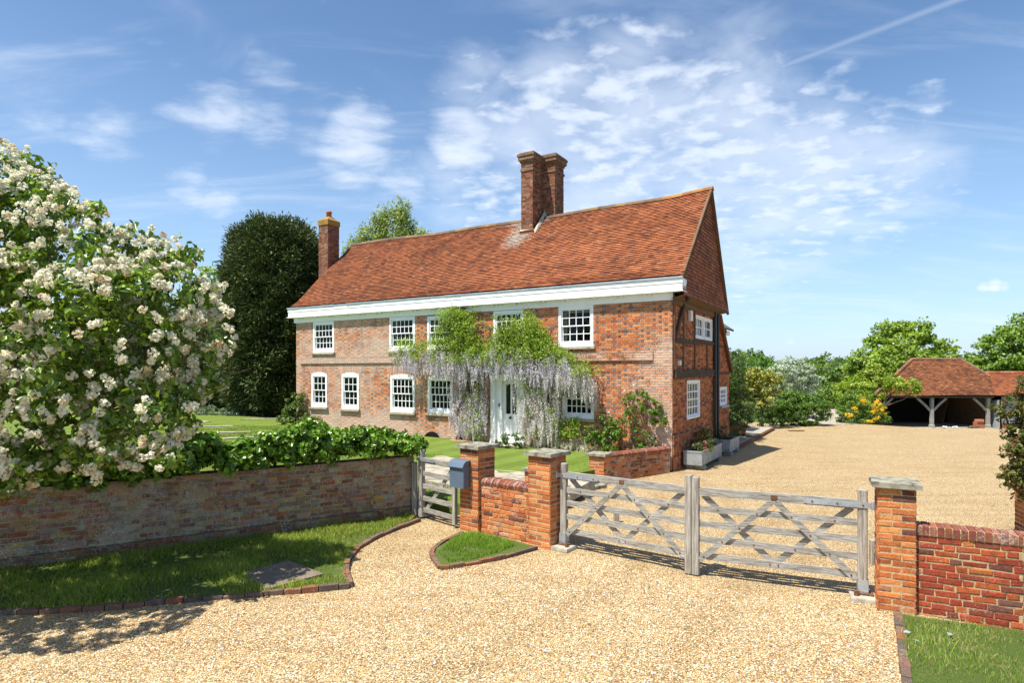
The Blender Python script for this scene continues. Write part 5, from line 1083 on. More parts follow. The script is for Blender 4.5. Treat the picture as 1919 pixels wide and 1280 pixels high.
while z < 1.15:
    for xa, xb in ((32.05, 34.0), (35.3, 39.0)) if 0.0 < z < .85 else ((32.05, 39.0),): mb.add([(xa, 39.62, z), (xb, 39.62, z), (xb, 39.66, z + .2), (xa, 39.66, z + .2), (xa, 39.66, z), (xb, 39.66, z)], [(0, 1, 2, 3), (0, 4, 5, 1)])
    z += .17
mb.box(32.0, 39, 39.67, 39.75, SH + .3, .0); mb.box(32.0, 34.0, 39.67, 39.75, 0, 1.2); mb.build('weatherboard', 'board', t, world=True)
mb = MB(); mb.box(32.0, 39, 39.6, 39.8, SH - .1, SH + .34, (.4, .13, .06)); mb.build('brick_plinth', 'brick', t, world=True)
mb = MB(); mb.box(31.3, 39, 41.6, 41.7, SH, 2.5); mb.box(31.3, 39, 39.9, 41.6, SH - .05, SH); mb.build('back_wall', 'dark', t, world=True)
mb = MB(); 
for i in range(7): mb.box(34.05 + i * .2, 34.09 + i * .2, 39.62, 39.66, .05, .85)
mb.box(34.0, 35.3, 39.58, 39.68, -.04, .04); mb.box(34.0, 35.3, 39.60, 39.68, .83, .88); mb.build('window_bars', 'timber', t, world=True)
mb = MB(); mb.lathe([(.19, 0), (.17, .3), (.17, .62), (.20, .64), (.20, .72), (.15, .72)], (34.45, 40.6, 2.1), 16); mb.box(34.1, 34.8, 40.2, 40.5, 1.98, 2.05); mb.build('chimney_pot', 'terra', t, world=True)
mb = MB(); mb.beam((31.45, 39.45, SH), (31.55, 39.62, .95), .55, .05, up=(0, 1, 0)); o = mb.build('plank_door', 'board'); tag(o, 'pale plank door leaning between cart shed and outhouse', 'door panel')
mb = MB()
for i in range(5): x = 29.4 + i * .16; mb.tube([(x, 39.1 + .05 * i, SH + .10 + .07 * (i % 2)), (x + .55, 39.35, SH + .12)], [.07, .06], 8)
tag(mb.build('log_pile', 'bark', smooth=False), 'small heap of cut logs lying at the mouth of the cart shed', 'logs')
mb = MB()
for i in range(26): x, y, z, r = 27.9 + random.random() * .9, 39.15 + random.random() * .2, SH + .08 + random.random() * .08, .06; mb.lathe([(r * .4, -r * .7), (r, 0), (r * .5, r * .7)], (x, y, z), 7)
tag(mb.build('rubble_heap', 'white2'), 'little heap of white rubble beside the middle shed post', 'rubble')
mb = MB(); mb.bbox(30.0, 30.55, 39.25, 39.55, SH, SH + .45, .02, col=(.4, .14, .07)); mb.bbox(30.05, 30.5, 39.2, 39.5, SH + .455, SH + .62, .02, col=(.45, .2, .1)); tag(mb.build('brick_stack', 'brick'), 'short stack of old bricks by the right shed post', 'bricks')
mb = MB(); mb.beam((29.9, 42.6, SH + .08), (30.5, 42.9, 1.0), .9, .04, up=(0, 1, 0)); tag(mb.build('board_panel', 'browntimber'), 'brown board leaning inside the right bay of the cart shed', 'board')
slabs('brick_apron', [(22.5, 37.9), (35, 36.9), (40, 36.6), (40, 39.3), (22.5, 39.3)], (.25, .4), lambda x, y: T(x, y) + .03 + .0, 0.0, th=.2)
slabs('brick_path', [(15.6, 32.0), (18.2, 32.0), (26.0, 46.5), (23.0, 46.5)], (.25, .45), lambda x, y: .03, -.45, th=1.2)

# ------------------------------------------------------------------ wisteria on the front
def hf(u, v, o): x, y, z = fac(u, v); return hm @ Vector((x, -o, z))
def fac_pts(poly, n, o0, o1, bulge=None):
    P = rpoly(poly, n); O = rng.uniform(o0, o1, n)
    r = (P[:, 0] - U0) / F; x = -(4.476 - 16.95 * r) / (.855 + .519 * r); z = CH - (P[:, 1] - V0) * (16.95 - .519 * x) / F
    mm = np.array(hm); L = np.column_stack([x, -O, z]); return L @ mm[:3, :3].T + mm[:3, 3], P
wis = thing('wisteria', 'large wisteria with hanging white and lilac racemes round the front door', 'wisteria', tuple(hm @ Vector((fx(1010), -.4, .4))))
lpoly = [(757, 648), (775, 640), (800, 655), (826, 642), (838, 612), (842, 590), (858, 578), (882, 580), (896, 605), (903, 640), (925, 648), (946, 635), (955, 615), (985, 600), (1008, 594), (1022, 610), (1038, 640), (1062, 655), (1085, 668), (1108, 684), (1120, 715), (1085, 695), (1040, 680), (990, 668), (950, 668), (900, 672), (860, 672), (810, 668), (765, 664)]
Pc, _ = fac_pts(lpoly, 470, .12, .60); hn = np.array(hm.to_3x3() @ Vector((0, -1, 0)))
Pc2, q = fac_pts([(842, 590), (890, 585), (905, 655), (835, 655)], 130, .15, .7); Pc3, _ = fac_pts([(950, 625), (1005, 600), (1060, 665), (1050, 670), (940, 665)], 170, .15, .7)
Pc4, _ = fac_pts([(870, 690), (920, 690), (915, 830), (880, 830)], 45, .1, .45); Pc5, _ = fac_pts([(1035, 790), (1095, 785), (1090, 815), (1045, 825)], 40, .1, .3); Pc6, _ = fac_pts([(985, 700), (1070, 700), (1050, 800), (1000, 820)], 50, .1, .5)
Pc7, _ = fac_pts([(760, 645), (830, 645), (900, 650), (1060, 650), (1115, 695), (1100, 700), (1040, 685), (900, 682), (765, 680)], 130, .55, .85)
Pc8, _ = fac_pts([(835, 575), (870, 560), (905, 590), (930, 640), (950, 600), (1005, 582), (1050, 640), (1130, 690), (1125, 720), (1000, 660), (850, 660), (752, 655), (770, 630), (825, 625)], 120, .1, .9)
Pa = np.concatenate([Pc8, Pc7, Pc, Pc2, Pc3, Pc4, Pc5, Pc6]); ids = np.repeat(np.arange(len(Pa)), 30)
pts = Pa[ids] + rng.normal(0, .085, (len(ids), 3)) * np.array([1, 1, .8]); nn_ = unit(hn * .7 + rng.normal(0, .3, (len(ids), 3)) + np.array([-.1, -.1, .55]))
V, Fq, per = leaf_mesh(pts, nn_, .085, .03, 'kite'); cl_ = rng.uniform(.62, 1.08, len(Pa))[ids]
mesh_np('foliage', V, Fq, 'leaf', wis, colors(len(pts), [(.22, .36, .02), (.17, .30, .018), (.29, .42, .035), (.13, .24, .015), (.32, .34, .04)], cl_[:, None]), world=True)
def racemes(specs, name='raceme_blossom', pal=None):
    V_, C_ = [], []
    for poly, n, o0, o1, l0, l1, vmax, pal in specs:
        S, P = fac_pts(poly, n, o0, o1)
        for i in range(n):
            l = random.uniform(l0, l1); k = int(70 * l / .4); tt = rng.random(k) ** .8
            # keep each raceme's foot above the ground or the door head
            zmin = vmax(P[i, 0]) if callable(vmax) else vmax
            if S[i, 2] - l < zmin: l = max(.15, S[i, 2] - zmin)
            rad = random.uniform(.050, .072) * (1 - tt) ** .8 + .007; a = rng.uniform(0, 2 * math.pi, k); sw = rng.normal(0, .03, 2)
            p = S[i] + np.column_stack([np.cos(a) * rad + sw[0] * tt, np.sin(a) * rad + sw[1] * tt, -tt * l])
            nr = unit(np.column_stack([np.cos(a), np.sin(a), rng.normal(.7, .3, k)])); v, f, _ = leaf_mesh(p, nr, .030, .024, 'kite'); V_.append(v)
            C_.append(colors(k, pal, random.uniform(.8, 1.12), .15))
    V = np.concatenate(V_); return mesh_np(name, V, np.arange(len(V)).reshape(-1, 4), 'petal', wis, np.clip(np.concatenate(C_), 0, .85), world=True)
lil = [(.80, .77, .84), (.68, .64, .76), (.84, .83, .85), (.76, .74, .70), (.52, .47, .60)]; crm = [(.80, .77, .58), (.72, .68, .50), (.60, .54, .36), (.82, .80, .72)]; mixp = lil[:3] + crm[:2]
door_free = lambda u: (DZ1 - .18 if 930 < u < 972 else .5)
racemes([([(758, 652), (850, 656), (850, 690), (765, 685)], 150, .35, .75, .30, .62, 2.45, lil), ([(835, 655), (950, 658), (950, 690), (835, 690)], 120, .5, .85, .35, .65, 2.3, lil), ([(945, 652), (1075, 660), (1110, 695), (1060, 700), (945, 685)], 140, .5, .85, .35, .65, 2.3, lil), ([(850, 660), (922, 660), (922, 790), (856, 800)], 190, .12, .5, .35, .7, .5, lil), ([(856, 740), (915, 740), (912, 810), (860, 810)], 60, .1, .4, .3, .6, .45, crm + lil[:2]),
         ([(922, 650), (975, 650), (975, 680), (922, 680)], 36, .35, .7, .22, .40, 2.35, lil), ([(975, 665), (1062, 665), (1060, 800), (980, 800)], 270, .12, .55, .35, .7, .5, mixp), ([(990, 760), (1050, 750), (1050, 820), (990, 825)], 70, .1, .4, .3, .6, .42, mixp + crm),
         ([(1060, 670), (1112, 685), (1130, 725), (1100, 712), (1060, 700)], 170, .3, .75, .35, .75, 1.9, mixp), ([(1105, 705), (1126, 720), (1128, 745), (1108, 745)], 22, .2, .5, .4, .7, 1.6, lil), ([(1042, 812), (1130, 818), (1125, 845), (1045, 840)], 90, .05, .25, .25, .5, .38, crm)])
mb = MB()
def stemline(pts, r): P_ = [hf(*p) for p in pts]; mb.tube(P_, [r * (1 - .6 * i / (len(P_) - 1)) for i in range(len(P_))], 7)
stemline([(895, 842, .3), (890, 800, .15), (884, 740, .14), (872, 690, .15), (865, 640, .15), (868, 600, .12)], .07); stemline([(898, 842, .32), (902, 790, .18), (893, 730, .2), (905, 680, .18), (960, 665, .2), (1020, 672, .2), (1090, 690, .18)], .05)
stemline([(1020, 862, .35), (1015, 810, .2), (1024, 760, .18), (1010, 710, .18), (1000, 660, .15), (985, 620, .12)], .08); stemline([(1028, 862, .3), (1034, 800, .15), (1030, 740, .15), (1060, 690, .15), (1110, 700, .15)], .05)
stemline([(880, 670, .15), (830, 665, .15), (775, 655, .12)], .04); stemline([(1024, 820, .1), (1060, 812, .08), (1100, 816, .08), (1128, 822, .06)], .025); stemline([(856, 842, .3), (868, 800, .12), (862, 740, .12)], .02)
mb.build('stem', 'bark', wis, world=True, smooth=True)
# two wall shrubs right of the ground floor window
def hl(u, v, o, rpx, ry=None): c = hf(u, v, o); s = (c.y) / F; return (c, (rpx * s, rpx * s * .6, (ry or rpx) * s))
s1 = thing('wall_shrub', 'round leafy shrub growing against the front wall, right of the wisteria', 'shrub', tuple(hf(1145, 866, .3)), group='shrubs trained on the front wall')
pal1 = [(.10, .19, .02), (.13, .24, .03), (.08, .14, .015), (.17, .27, .04)]
foliage('foliage', s1, [hl(1140, 800, .35, 30, 24), hl(1120, 815, .3, 18, 20), hl(1150, 830, .35, 22, 22), hl(1165, 810, .3, 16)], 22, .10, 34, .075, .045, pal1); limbs('stem', s1, hf(1145, 868, .25), [hf(1135, 810, .3), hf(1155, 805, .3), hf(1150, 835, .3)], .03)
s2 = thing('wall_shrub', 'climbing rose with bare lower stems against the wall beside the house corner', 'climbing rose', tuple(hf(1190, 872, .2)), group='shrubs trained on the front wall')
foliage('foliage', s2, [hl(1195, 755, .25, 26, 22), hl(1225, 765, .25, 24, 20), hl(1190, 790, .25, 20, 18), hl(1240, 785, .22, 18, 16), hl(1215, 825, .22, 20, 18), hl(1200, 845, .2, 12, 12), hl(1222, 742, .2, 12, 10), hl(1200, 738, .22, 14, 12)], 20, .09, 28, .07, .042, pal1); limbs('stem', s2, hf(1188, 876, .2), [hf(1190, 750, .2), hf(1225, 765, .2), hf(1240, 790, .18), hf(1210, 830, .18), hf(1200, 735, .2)], .028)
foliage('blossom', s2, [(hf(1192, 720, .15), .07), (hf(1172, 733, .15), .06), (hf(1150, 770, .4), .04)], 60, .03, 10, .05, .04, [(.7, .66, .55)], 'petal')
s3 = thing('door_shrub', 'small dark green bush on the lawn beside the front door', 'shrub', tuple(hf(985, 848, .9))); foliage('foliage', s3, [hl(982, 820, .75, 20, 15), hl(966, 824, .8, 14, 11), hl(998, 824, .7, 14, 11)], 26, .09, 34, .06, .035, [(.06, .13, .015), (.09, .18, .02), (.05, .10, .012)])
s4 = thing('corner_shrub', 'bushy climber at the far left corner of the front wall', 'shrub', tuple(hf(565, 800, .4))); foliage('foliage', s4, [hl(566, 765, .35, 20, 28), hl(570, 745, .3, 14, 18), hl(556, 785, .4, 18, 18), hl(590, 783, .3, 20, 8)], 18, .12, 34, .085, .05, [(.10, .16, .025), (.13, .22, .03), (.07, .12, .02)]); limbs('stem', s4, hf(566, 805, .3), [hf(566, 770, .3), hf(556, 785, .3), hf(575, 745, .3)], .03)

# ------------------------------------------------------------------ ivy over the long wall
ivy = thing('ivy', 'glossy ivy heaped along the top of the long garden wall', 'ivy', (*WB[4], 1.0))
def wl_at(u):
    for a, b in zip(WL[:-1], WL[1:]):
        for k in range(20):
            p = np.array(a) + (np.array(b) - np.array(a)) * (k / 20)
            if p[1] > 1 and abs(U0 + F * p[0] / p[1] - u) < 14: return p
    return None
lm = []
for u, vt, vb in [(-150, 880, 935), (-60, 870, 930), (20, 860, 925), (100, 850, 920), (180, 850, 920), (250, 845, 910), (310, 832, 898), (350, 820, 890), (395, 816, 884), (440, 832, 886), (480, 822, 882), (520, 808, 880), (560, 800, 876), (590, 788, 872), (620, 796, 868), (650, 806, 866), (690, 804, 858), (725, 808, 858), (760, 818, 852), (780, 826, 850)]:
    p = wl_at(u)
    if p is None: continue
    Y = p[1]; zt, zb = CH - (vt - V0) * (Y + .3) / F, CH - (vb - V0) * (Y - .2) / F
    c = Vector((p[0] - .06, p[1] + .02, (zt + zb) / 2)); lm.append((c, (.36, .34, (zt - zb) / 2)))
    lm.append((c + Vector((-.05, .35, .05)), (.35, .4, (zt - zb) / 2 * .8)))
for u in range(-40, 785, 28):
    p = wl_at(u)
    if p is None: continue
    zb = 1.17 - random.uniform(.0, .12)
    if random.random() < .25: continue; t_ = np.array([.5, -.85]); lm.append((Vector((p[0] + .5 * .10, p[1] - .85 * .10, zb)), (.20, .09, random.uniform(.07, .14))))
foliage('foliage', ivy, lm, 26, .13, 18, .095, .085, [(.10, .20, .016), (.14, .27, .024), (.07, .15, .012), (.20, .34, .04)], 'shiny', 'hex', shell=.35, clumpvar=.25)

# ------------------------------------------------------------------ blossoming tree at the left
rt = thing('blossom_tree', 'large spreading tree covered in clusters of creamy white blossom, leaning over the wall', 'tree', (-7.0, 9.6, .3))
RL = [(-70, 400, 170, 8.8), (55, 400, 95, 8.4), (60, 480, 150, 8.2), (150, 470, 100, 7.9), (40, 340, 60, 8.6), (130, 400, 55, 8.0), (270, 500, 70, 8.1), (300, 560, 105, 8.0), (340, 490, 42, 8.0), (345, 620, 78, 8.0), (375, 560, 45, 8.2), (370, 680, 52, 8.0), (200, 620, 150, 7.4), (50, 640, 170, 7.5),
      (120, 770, 130, 7.1), (260, 770, 100, 7.3), (320, 750, 62, 7.6), (340, 800, 35, 7.5), (-40, 800, 130, 7.2), (60, 860, 65, 6.9), (190, 850, 62, 6.9), (290, 840, 45, 7.1), (10, 905, 28, 6.8), (320, 862, 26, 7.0), (-260, 500, 250, 8.8), (-230, 760, 200, 8.0), (-450, 600, 250, 8.5)]
rl = [(at(u, v, Y), ((r - 12) * Y / F, (r - 8) * Y / F * .95, (r - 12) * Y / F)) for u, v, r, Y in RL]
rl += [(Vector(c_), (1.0, .9, .8)) for c_ in ((-6.2, 5.75, 4.1), (-7.3, 5.5, 3.4), (-7.9, 6.3, 4.5), (-8.4, 6.0, 3.6), (-6.9, 6.4, 4.4))]
rl += [(at(u, v, Y), (r * Y / F, r * Y / F, r * Y / F)) for u, v, r, Y in ((395, 600, 38, 8.0), (410, 620, 26, 8.05), (400, 650, 34, 8.0), (385, 555, 30, 8.1), (380, 720, 34, 7.9), (250, 470, 40, 8.0), (345, 470, 28, 8.0))]
gapf = lambda P: (np.sin(P[:, 0] * 3.3 + 1.2 * np.sin(P[:, 1] * 2.9)) + np.sin(P[:, 2] * 3.7 + 1.5 * np.sin(P[:, 0] * 2.1)) + np.sin(P[:, 1] * 4.3 + P[:, 2] * 2.0) + rng.normal(0, .4, len(P))) > -1.0
foliage('foliage', rt, rl, 9.5, .16, 18, .115, .055, [(.13, .22, .022), (.18, .29, .035), (.09, .16, .018), (.23, .34, .05), (.15, .24, .025)], 'shiny', 'hex', shell=.35, clumpvar=.25, keep=gapf)
def trusses(name, parent, lumps, dens, R=.075, npet=34, pal=None, bottom=-.75):
    V_, C_ = [], []
    for c, r in lumps:
        c = np.array(c); r = np.array(r, float); area = 4 * math.pi * r[0] * r[2]; m = int(area * dens)
        d = unit(rng.normal(0, 1, (m, 3))); d = d[d[:, 2] > bottom]
        for k in range(len(d)):
            cc = c + d[k] * r * rng.uniform(.92, 1.02)
            if any((((cc - np.array(c2)) / np.array(r2)) ** 2).sum() < .72 for c2, r2 in lumps): continue
            for s in range(rng.integers(1, 4)):
                c3 = cc + np.clip(rng.normal(0, .07, 3), -.1, .1) * (s > 0); RR = R * rng.uniform(.7, 1.15); q = unit(rng.normal(0, 1, (npet, 3)) + d[k] * .5)
                p = c3 + q * RR * rng.uniform(.6, 1.0, (npet, 1)); v, f, _ = leaf_mesh(p, q, .046, .042, 'kite'); V_.append(v)
                cw = random.random(); base = (.85, .82, .66) if cw < .80 else ((.78, .70, .52) if cw < .95 else (.62, .50, .30)); C_.append(colors(npet, [base, tuple(b_ * .9 for b_ in base)], None, .08))
    V = np.concatenate(V_); return mesh_np(name, V, np.arange(len(V)).reshape(-1, 4), 'petal', parent, np.clip(np.concatenate(C_), 0, .85), world=True)
trusses('blossom', rt, rl, 15.5, R=.058, npet=28, bottom=-1)
limbs('trunk', rt, (-7.0, 9.7, .3), [at(60, 470, 8.4), at(200, 600, 7.8), at(300, 560, 8.1), at(330, 700, 7.9), at(120, 780, 7.4), at(240, 800, 7.4), at(-60, 650, 7.8), at(-70, 400, 8.8), at(150, 450, 8.1), at(40, 850, 7.2), at(350, 600, 8.1)], .17, trunk_h=.35)

# ------------------------------------------------------------------ yew and other garden planting
def yew(name, label, base, prof, n, L=.22, W=.06, seed=3, sq=1.0):
    t = thing(name, label, 'tree', base); prof = np.array(prof, float); H = prof[:, 0]; R = prof[:, 1]
    h = rng.uniform(H[0], H[-1], n * 2); rr = np.interp(h, H, R); keep = rng.random(n * 2) < rr / R.max() + .05; h = h[keep][:n]; rr = rr[keep][:n]; n = len(h); a = rng.uniform(0, 2 * math.pi, n)
    lump_ = 1 + .055 * np.sin(a * 5 + h * 1.1) + .045 * np.sin(a * 9 - h * 2.3) + .035 * np.sin(h * 4.1 + a * 3) + .03 * np.sin(a * 17 + h * 6)
    rad = rr * lump_ * (1 - .16 * rng.random(n) ** 2)
    tier = np.mod(h * 2.2 + .6 * np.sin(a * 4) + .4 * np.sin(a * 11), 1.0); rad = rad * (1 - .05 * tier)
    P = np.column_stack([np.cos(a) * rad, np.sin(a) * rad * sq, h]) + np.array(base); dr = np.gradient(R, H); sl = np.interp(h, H, dr)
    N = unit(np.column_stack([np.cos(a), np.sin(a), -sl]))
    k = 26; n = n // 4; P, N, a, h = P[:n], N[:n], a[:n], h[:n]; P = P + N * rng.normal(0, .07, (n, 1)); q_ = rng.normal(0, .15, (n * k, 3)); P = np.repeat(P, k, 0) + q_ + np.repeat(N, k, 0) * rng.uniform(-.1, .16, (n * k, 1)); N = np.repeat(N, k, 0)
    # sprays point outwards and up, then droop
    d = unit(N * .8 + np.array([0, 0, .35]) + rng.normal(0, .45, N.shape)); s = unit(np.cross(d, rng.normal(0, 1, N.shape))); l = (L * rng.uniform(.5, 1.3, len(P)))[:, None]; w_ = W * rng.uniform(.6, 1.2, (len(P), 1))
    V = np.stack([P - d * l * .3, P + s * w_ / 2 + d * l * .1, P + d * l * .7 - np.array([0, 0, .04]), P - s * w_ / 2 + d * l * .1], 1).reshape(-1, 3)
    big = (1 + .25 * np.sin(a * 6 + h * 3) * np.sin(h * 5 - a * 4))
    mesh_np('crown', V, np.arange(len(V)).reshape(-1, 4), 'needle', t, colors(len(P), [(.058, .084, .028), (.080, .108, .036), (.125, .150, .050), (.042, .062, .021)], np.repeat(big, k)[:, None]), world=True)
    mb = MB(); m = 20; vs = [(base[0] + r_ * .84 * math.cos(2 * math.pi * j / m), base[1] + r_ * .84 * sq * math.sin(2 * math.pi * j / m), base[2] + hh) for hh, r_ in prof for j in range(m)]
    mb.add(vs, [(i * m + j, i * m + (j + 1) % m, (i + 1) * m + (j + 1) % m, (i + 1) * m + j) for i in range(len(prof) - 1) for j in range(m)] + [tuple((len(prof) - 1) * m + j for j in range(m))], (.055, .08, .028)); mb.build('inner_crown', 'needle', t, world=True)
    mb = MB(); mb.tube([(base[0], base[1], base[2] - .2), (base[0], base[1], base[2] + 1.2)], [.45, .35], 10); mb.build('trunk', 'bark', t, world=True); return t
yb = at(519, 700, 30); yb.z = .7
yew('yew', 'towering dark clipped yew with rounded flat top left of the house', (yb.x, yb.y, .7), [(.4, 1.7), (1.1, 2.1), (2.3, 2.38), (4.6, 2.42), (6.4, 2.26), (7.7, 2.02), (8.5, 1.80), (8.95, 1.55), (9.25, 1.15), (9.38, .1)], 34000, L=.27)
yb2 = at(420, 700, 33)
yew('yew', 'lower broad dark yew standing behind the catmint at the left of the lawn', (yb2.x, yb2.y, .7), [(.1, 2.4), (1.2, 2.7), (2.6, 2.6), (3.8, 2.1), (4.6, 1.3), (5.0, .3)], 9000)
yb3 = at(545, 700, 36)
yew('yew', 'dark yew in the gap between the tall yew and the house', (yb3.x, yb3.y, .7), [(.0, 2.0), (1.5, 2.2), (3.0, 2.1), (4.5, 1.5), (5.2, .4)], 5000)
yb4 = at(250, 700, 36); yew('yew', 'dark yew mostly hidden behind the blossoming tree', (yb4.x, yb4.y, .7), [(.0, 3.6), (1.5, 3.9), (3.5, 3.6), (5.5, 2.6), (6.8, .6)], 7000)
cm = thing('catmint', 'low grey green catmint bush at the edge of the left lawn', 'shrub', tuple(at(410, 784, 28.5))); foliage('foliage', cm, [(at(u, 776, 28.5), (.45, .4, h_)) for u, h_ in ((372, .40), (392, .42), (412, .38), (430, .42), (444, .25))], 16, .12, 34, .09, .035, [(.16, .22, .14), (.20, .27, .18), (.11, .16, .09)], droop=-.4)
mb = MB(); p = at(360, 757, 30); mb.bbox(p.x - .5, p.x + .5, p.y, p.y + .35, p.z - .08, p.z, .01); mb.bbox(p.x - .42, p.x - .3, p.y + .05, p.y + .3, .68, p.z - .08, .01); mb.bbox(p.x + .3, p.x + .42, p.y + .05, p.y + .3, .68, p.z - .08, .01); tag(mb.build('stone_bench', 'concrete'), 'pale stone slab bench half hidden behind the catmint', 'bench')
# climber at the rear corner of the gable
cl = thing('rear_climber', 'tall dark green climber covering the rear corner beyond the gable', 'climber', (*LB(.1, 8.2), .15)); foliage('foliage', cl, [(lp(-.1, 8.0, 1.0), (.55, .7, 1.0)), (lp(-.1, 8.3, 2.3), (.5, .7, .9)), (lp(-.2, 8.6, 3.2), (.45, .6, .6)), (lp(.1, 9.0, .8), (.6, .7, .8)), (lp(-.1, 9.4, 2.0), (.6, .8, .9)), (lp(0, 9.8, 1.2), (.55, .6, .8))], 12, .13, 40, .075, .03, [(.045, .085, .015), (.06, .11, .02), (.035, .06, .012)])
# young tree at the right edge
at_ = thing('young_tree', 'bushy young bronze leaved tree over a brick pier at the right edge of the yard', 'tree', (9.3, 11.1, 0))
foliage('foliage', at_, [(at(1915, 760, 10), (.22, .3, .35)), (at(1935, 830, 10), (.40, .4, .35)), (at(1905, 845, 9.9), (.24, .3, .22)), (at(1960, 760, 10), (.4, .4, .5)), (at(1925, 715, 10), (.16, .2, .18)), (at(1890, 775, 10), (.12, .2, .08)), (at(1868, 768, 10), (.10, .15, .05)), (at(1900, 880, 10), (.16, .2, .13)), (at(1985, 850, 10), (.4, .4, .4)), (at(1905, 925, 10), (.2, .2, .18)), (at(1885, 890, 9.9), (.13, .2, .1)), (at(1930, 880, 9.9), (.28, .25, .35)), (at(1912, 800, 9.9), (.25, .25, .3)), (at(1900, 905, 9.9), (.2, .2, .22))], 30, .09, 18, .075, .03, [(.10, .13, .025), (.15, .09, .035), (.07, .11, .02), (.18, .11, .045), (.13, .19, .03)], kind='hex', shell=.5)
limbs('trunk', at_, (9.3, 11.1, 0), [at(1915, 760, 10), at(1900, 850, 10), at(1960, 790, 10), at(1935, 720, 10), at(1880, 770, 10)], .055, trunk_h=.55)

# ------------------------------------------------------------------ trees and shrubs beyond the yard
def tree(name, label, lumps, L, W, pal, dens=3.0, rcl=.45, nl=45, base=None, r0=.25, group=None, kind='kite', shell=.35, cat='tree', part='crown', mat='leaf', stem=True, gz=None, droop=0, squash=.7, cv=.22):
    """lumps (u, v, r px, Y[, ry])"""
    ll = [(at(l[0], l[1], l[3]), (l[2] * l[3] / F, l[2] * l[3] / F * .9, (l[4] if len(l) > 4 else l[2]) * l[3] / F)) for l in lumps]
    cx = sum(l[0].x * l[1][0] for l in ll) / sum(l[1][0] for l in ll); cy = sum(l[0].y * l[1][0] for l in ll) / sum(l[1][0] for l in ll)
    if base is None: base = (cx, cy, (gz if gz is not None else T(cx, cy)) - .05)
    t = thing(name, label, cat, base, group=group); foliage(part, t, ll, dens, rcl, nl, L, W, pal, mat=mat, kind=kind, shell=shell, droop=droop, squash=squash, clumpvar=cv)
    if stem: limbs('trunk' if cat == 'tree' else 'stem', t, base, [tuple(l[0]) for l in ll][:9], r0)
    return t
G1 = [(.20, .31, .03), (.25, .36, .045), (.15, .24, .025), (.30, .40, .06)]; G2 = [(.13, .22, .028), (.17, .28, .038), (.10, .17, .022)]; GY = [(.22, .32, .02), (.28, .38, .03), (.17, .27, .02), (.33, .40, .06)]
tree('broadleaf_tree', 'big pale green tree rising behind the cart shed roof', [(1690, 660, 60, 50), (1650, 650, 38, 50, 24), (1640, 700, 55, 48), (1700, 700, 60, 48), (1745, 665, 40, 51), (1715, 620, 32, 50, 22), (1665, 618, 26, 50, 16), (1775, 680, 30, 51, 16), (1620, 690, 30, 48), (1770, 655, 22, 51, 10), (1800, 690, 26, 51, 12)], .26, .17, G1, dens=2.3, rcl=.42, nl=30, r0=.35)
tree('broadleaf_tree', 'leafy green tree behind the outhouse at the right edge', [(1880, 665, 48, 54), (1930, 650, 60, 54), (1845, 685, 34, 54, 16), (1980, 670, 70, 54), (1870, 632, 26, 54, 14), (1910, 622, 24, 54, 12)], .27, .18, G2 + G1[:2], dens=1.5, rcl=.55, nl=44, r0=.35)
tree('lime_maple', 'bright yellow green maple spreading over the left end of the cart shed', [(1660, 712, 34, 35.5, 18), (1690, 722, 28, 35, 14), (1625, 728, 40, 35.5, 26), (1715, 730, 16, 34.8, 8), (1600, 740, 34, 35.5, 30), (1640, 700, 28, 36, 14)], .15, .11, GY, dens=3.5, rcl=.28, nl=40, r0=.14)
tree('flowering_shrub', 'green shrub with yellow flowers between the brick path and the cart shed', [(1612, 772, 38, 33, 30), (1588, 780, 24, 33, 24), (1642, 778, 24, 33, 26), (1605, 750, 30, 33.5, 22)], .11, .07, G2 + [(.12, .2, .03)], dens=6, rcl=.2, nl=46, cat='shrub', part='foliage', stem=False)
fl = [o for o in C.objects if o.name.startswith('flowering_shrub')][0]
foliage('blossom', fl, [(at(u, v, 32.2), r_) for u, v, r_ in ((1640, 756, .30), (1652, 770, .28), (1620, 752, .22), (1645, 785, .22), (1600, 768, .16), (1590, 776, .12), (1634, 772, .15), (1630, 790, .12))], 9, .12, 26, .09, .06, [(.75, .48, .02), (.80, .60, .04)], 'petal')
tree('round_shrub', 'dense rounded dark green shrub beside the brick path', [(1478, 768, 36, 31.5, 34), (1515, 770, 32, 31.5, 32), (1495, 756, 34, 32, 26), (1540, 772, 16, 31.5, 22), (1460, 780, 22, 31.5, 20)], .10, .07, [(.08, .16, .018), (.11, .21, .025), (.055, .11, .014), (.15, .25, .03)], dens=7, rcl=.2, nl=52, cat='shrub', part='foliage', stem=False)
tree('silver_pear', 'silver grey leaved tree with a domed crown beyond the shrubs', [(1480, 700, 38, 36, 28), (1512, 712, 26, 36, 26), (1455, 708, 24, 36, 22), (1500, 735, 30, 38, 16), (1470, 735, 30, 38)], .16, .07, [(.38, .45, .37), (.46, .53, .44), (.30, .36, .29)], dens=5.5, rcl=.26, nl=50, r0=.12)
tree('golden_shrub', 'tall yellow and green variegated shrub beside the rear corner of the house', [(1420, 705, 26, 30, 18), (1412, 730, 26, 30, 24), (1440, 722, 28, 30, 26), (1425, 752, 28, 30, 22), (1455, 708, 16, 30, 12)], .17, .08, [(.52, .44, .07), (.28, .31, .06), (.12, .17, .035), (.58, .50, .10), (.16, .22, .04), (.10, .15, .03)], dens=6, rcl=.2, nl=26, cat='shrub', part='foliage', r0=.07)
tree('low_shrub', 'low dark leafy shrub at the end of the side paving', [(1418, 785, 16, 29.5, 14), (1436, 780, 16, 30, 16), (1400, 775, 12, 29, 16), (1445, 788, 10, 30, 9)], .10, .07, [(.06, .12, .02), (.09, .16, .025), (.04, .08, .012)], dens=7, rcl=.18, nl=40, cat='shrub', part='foliage', stem=False)
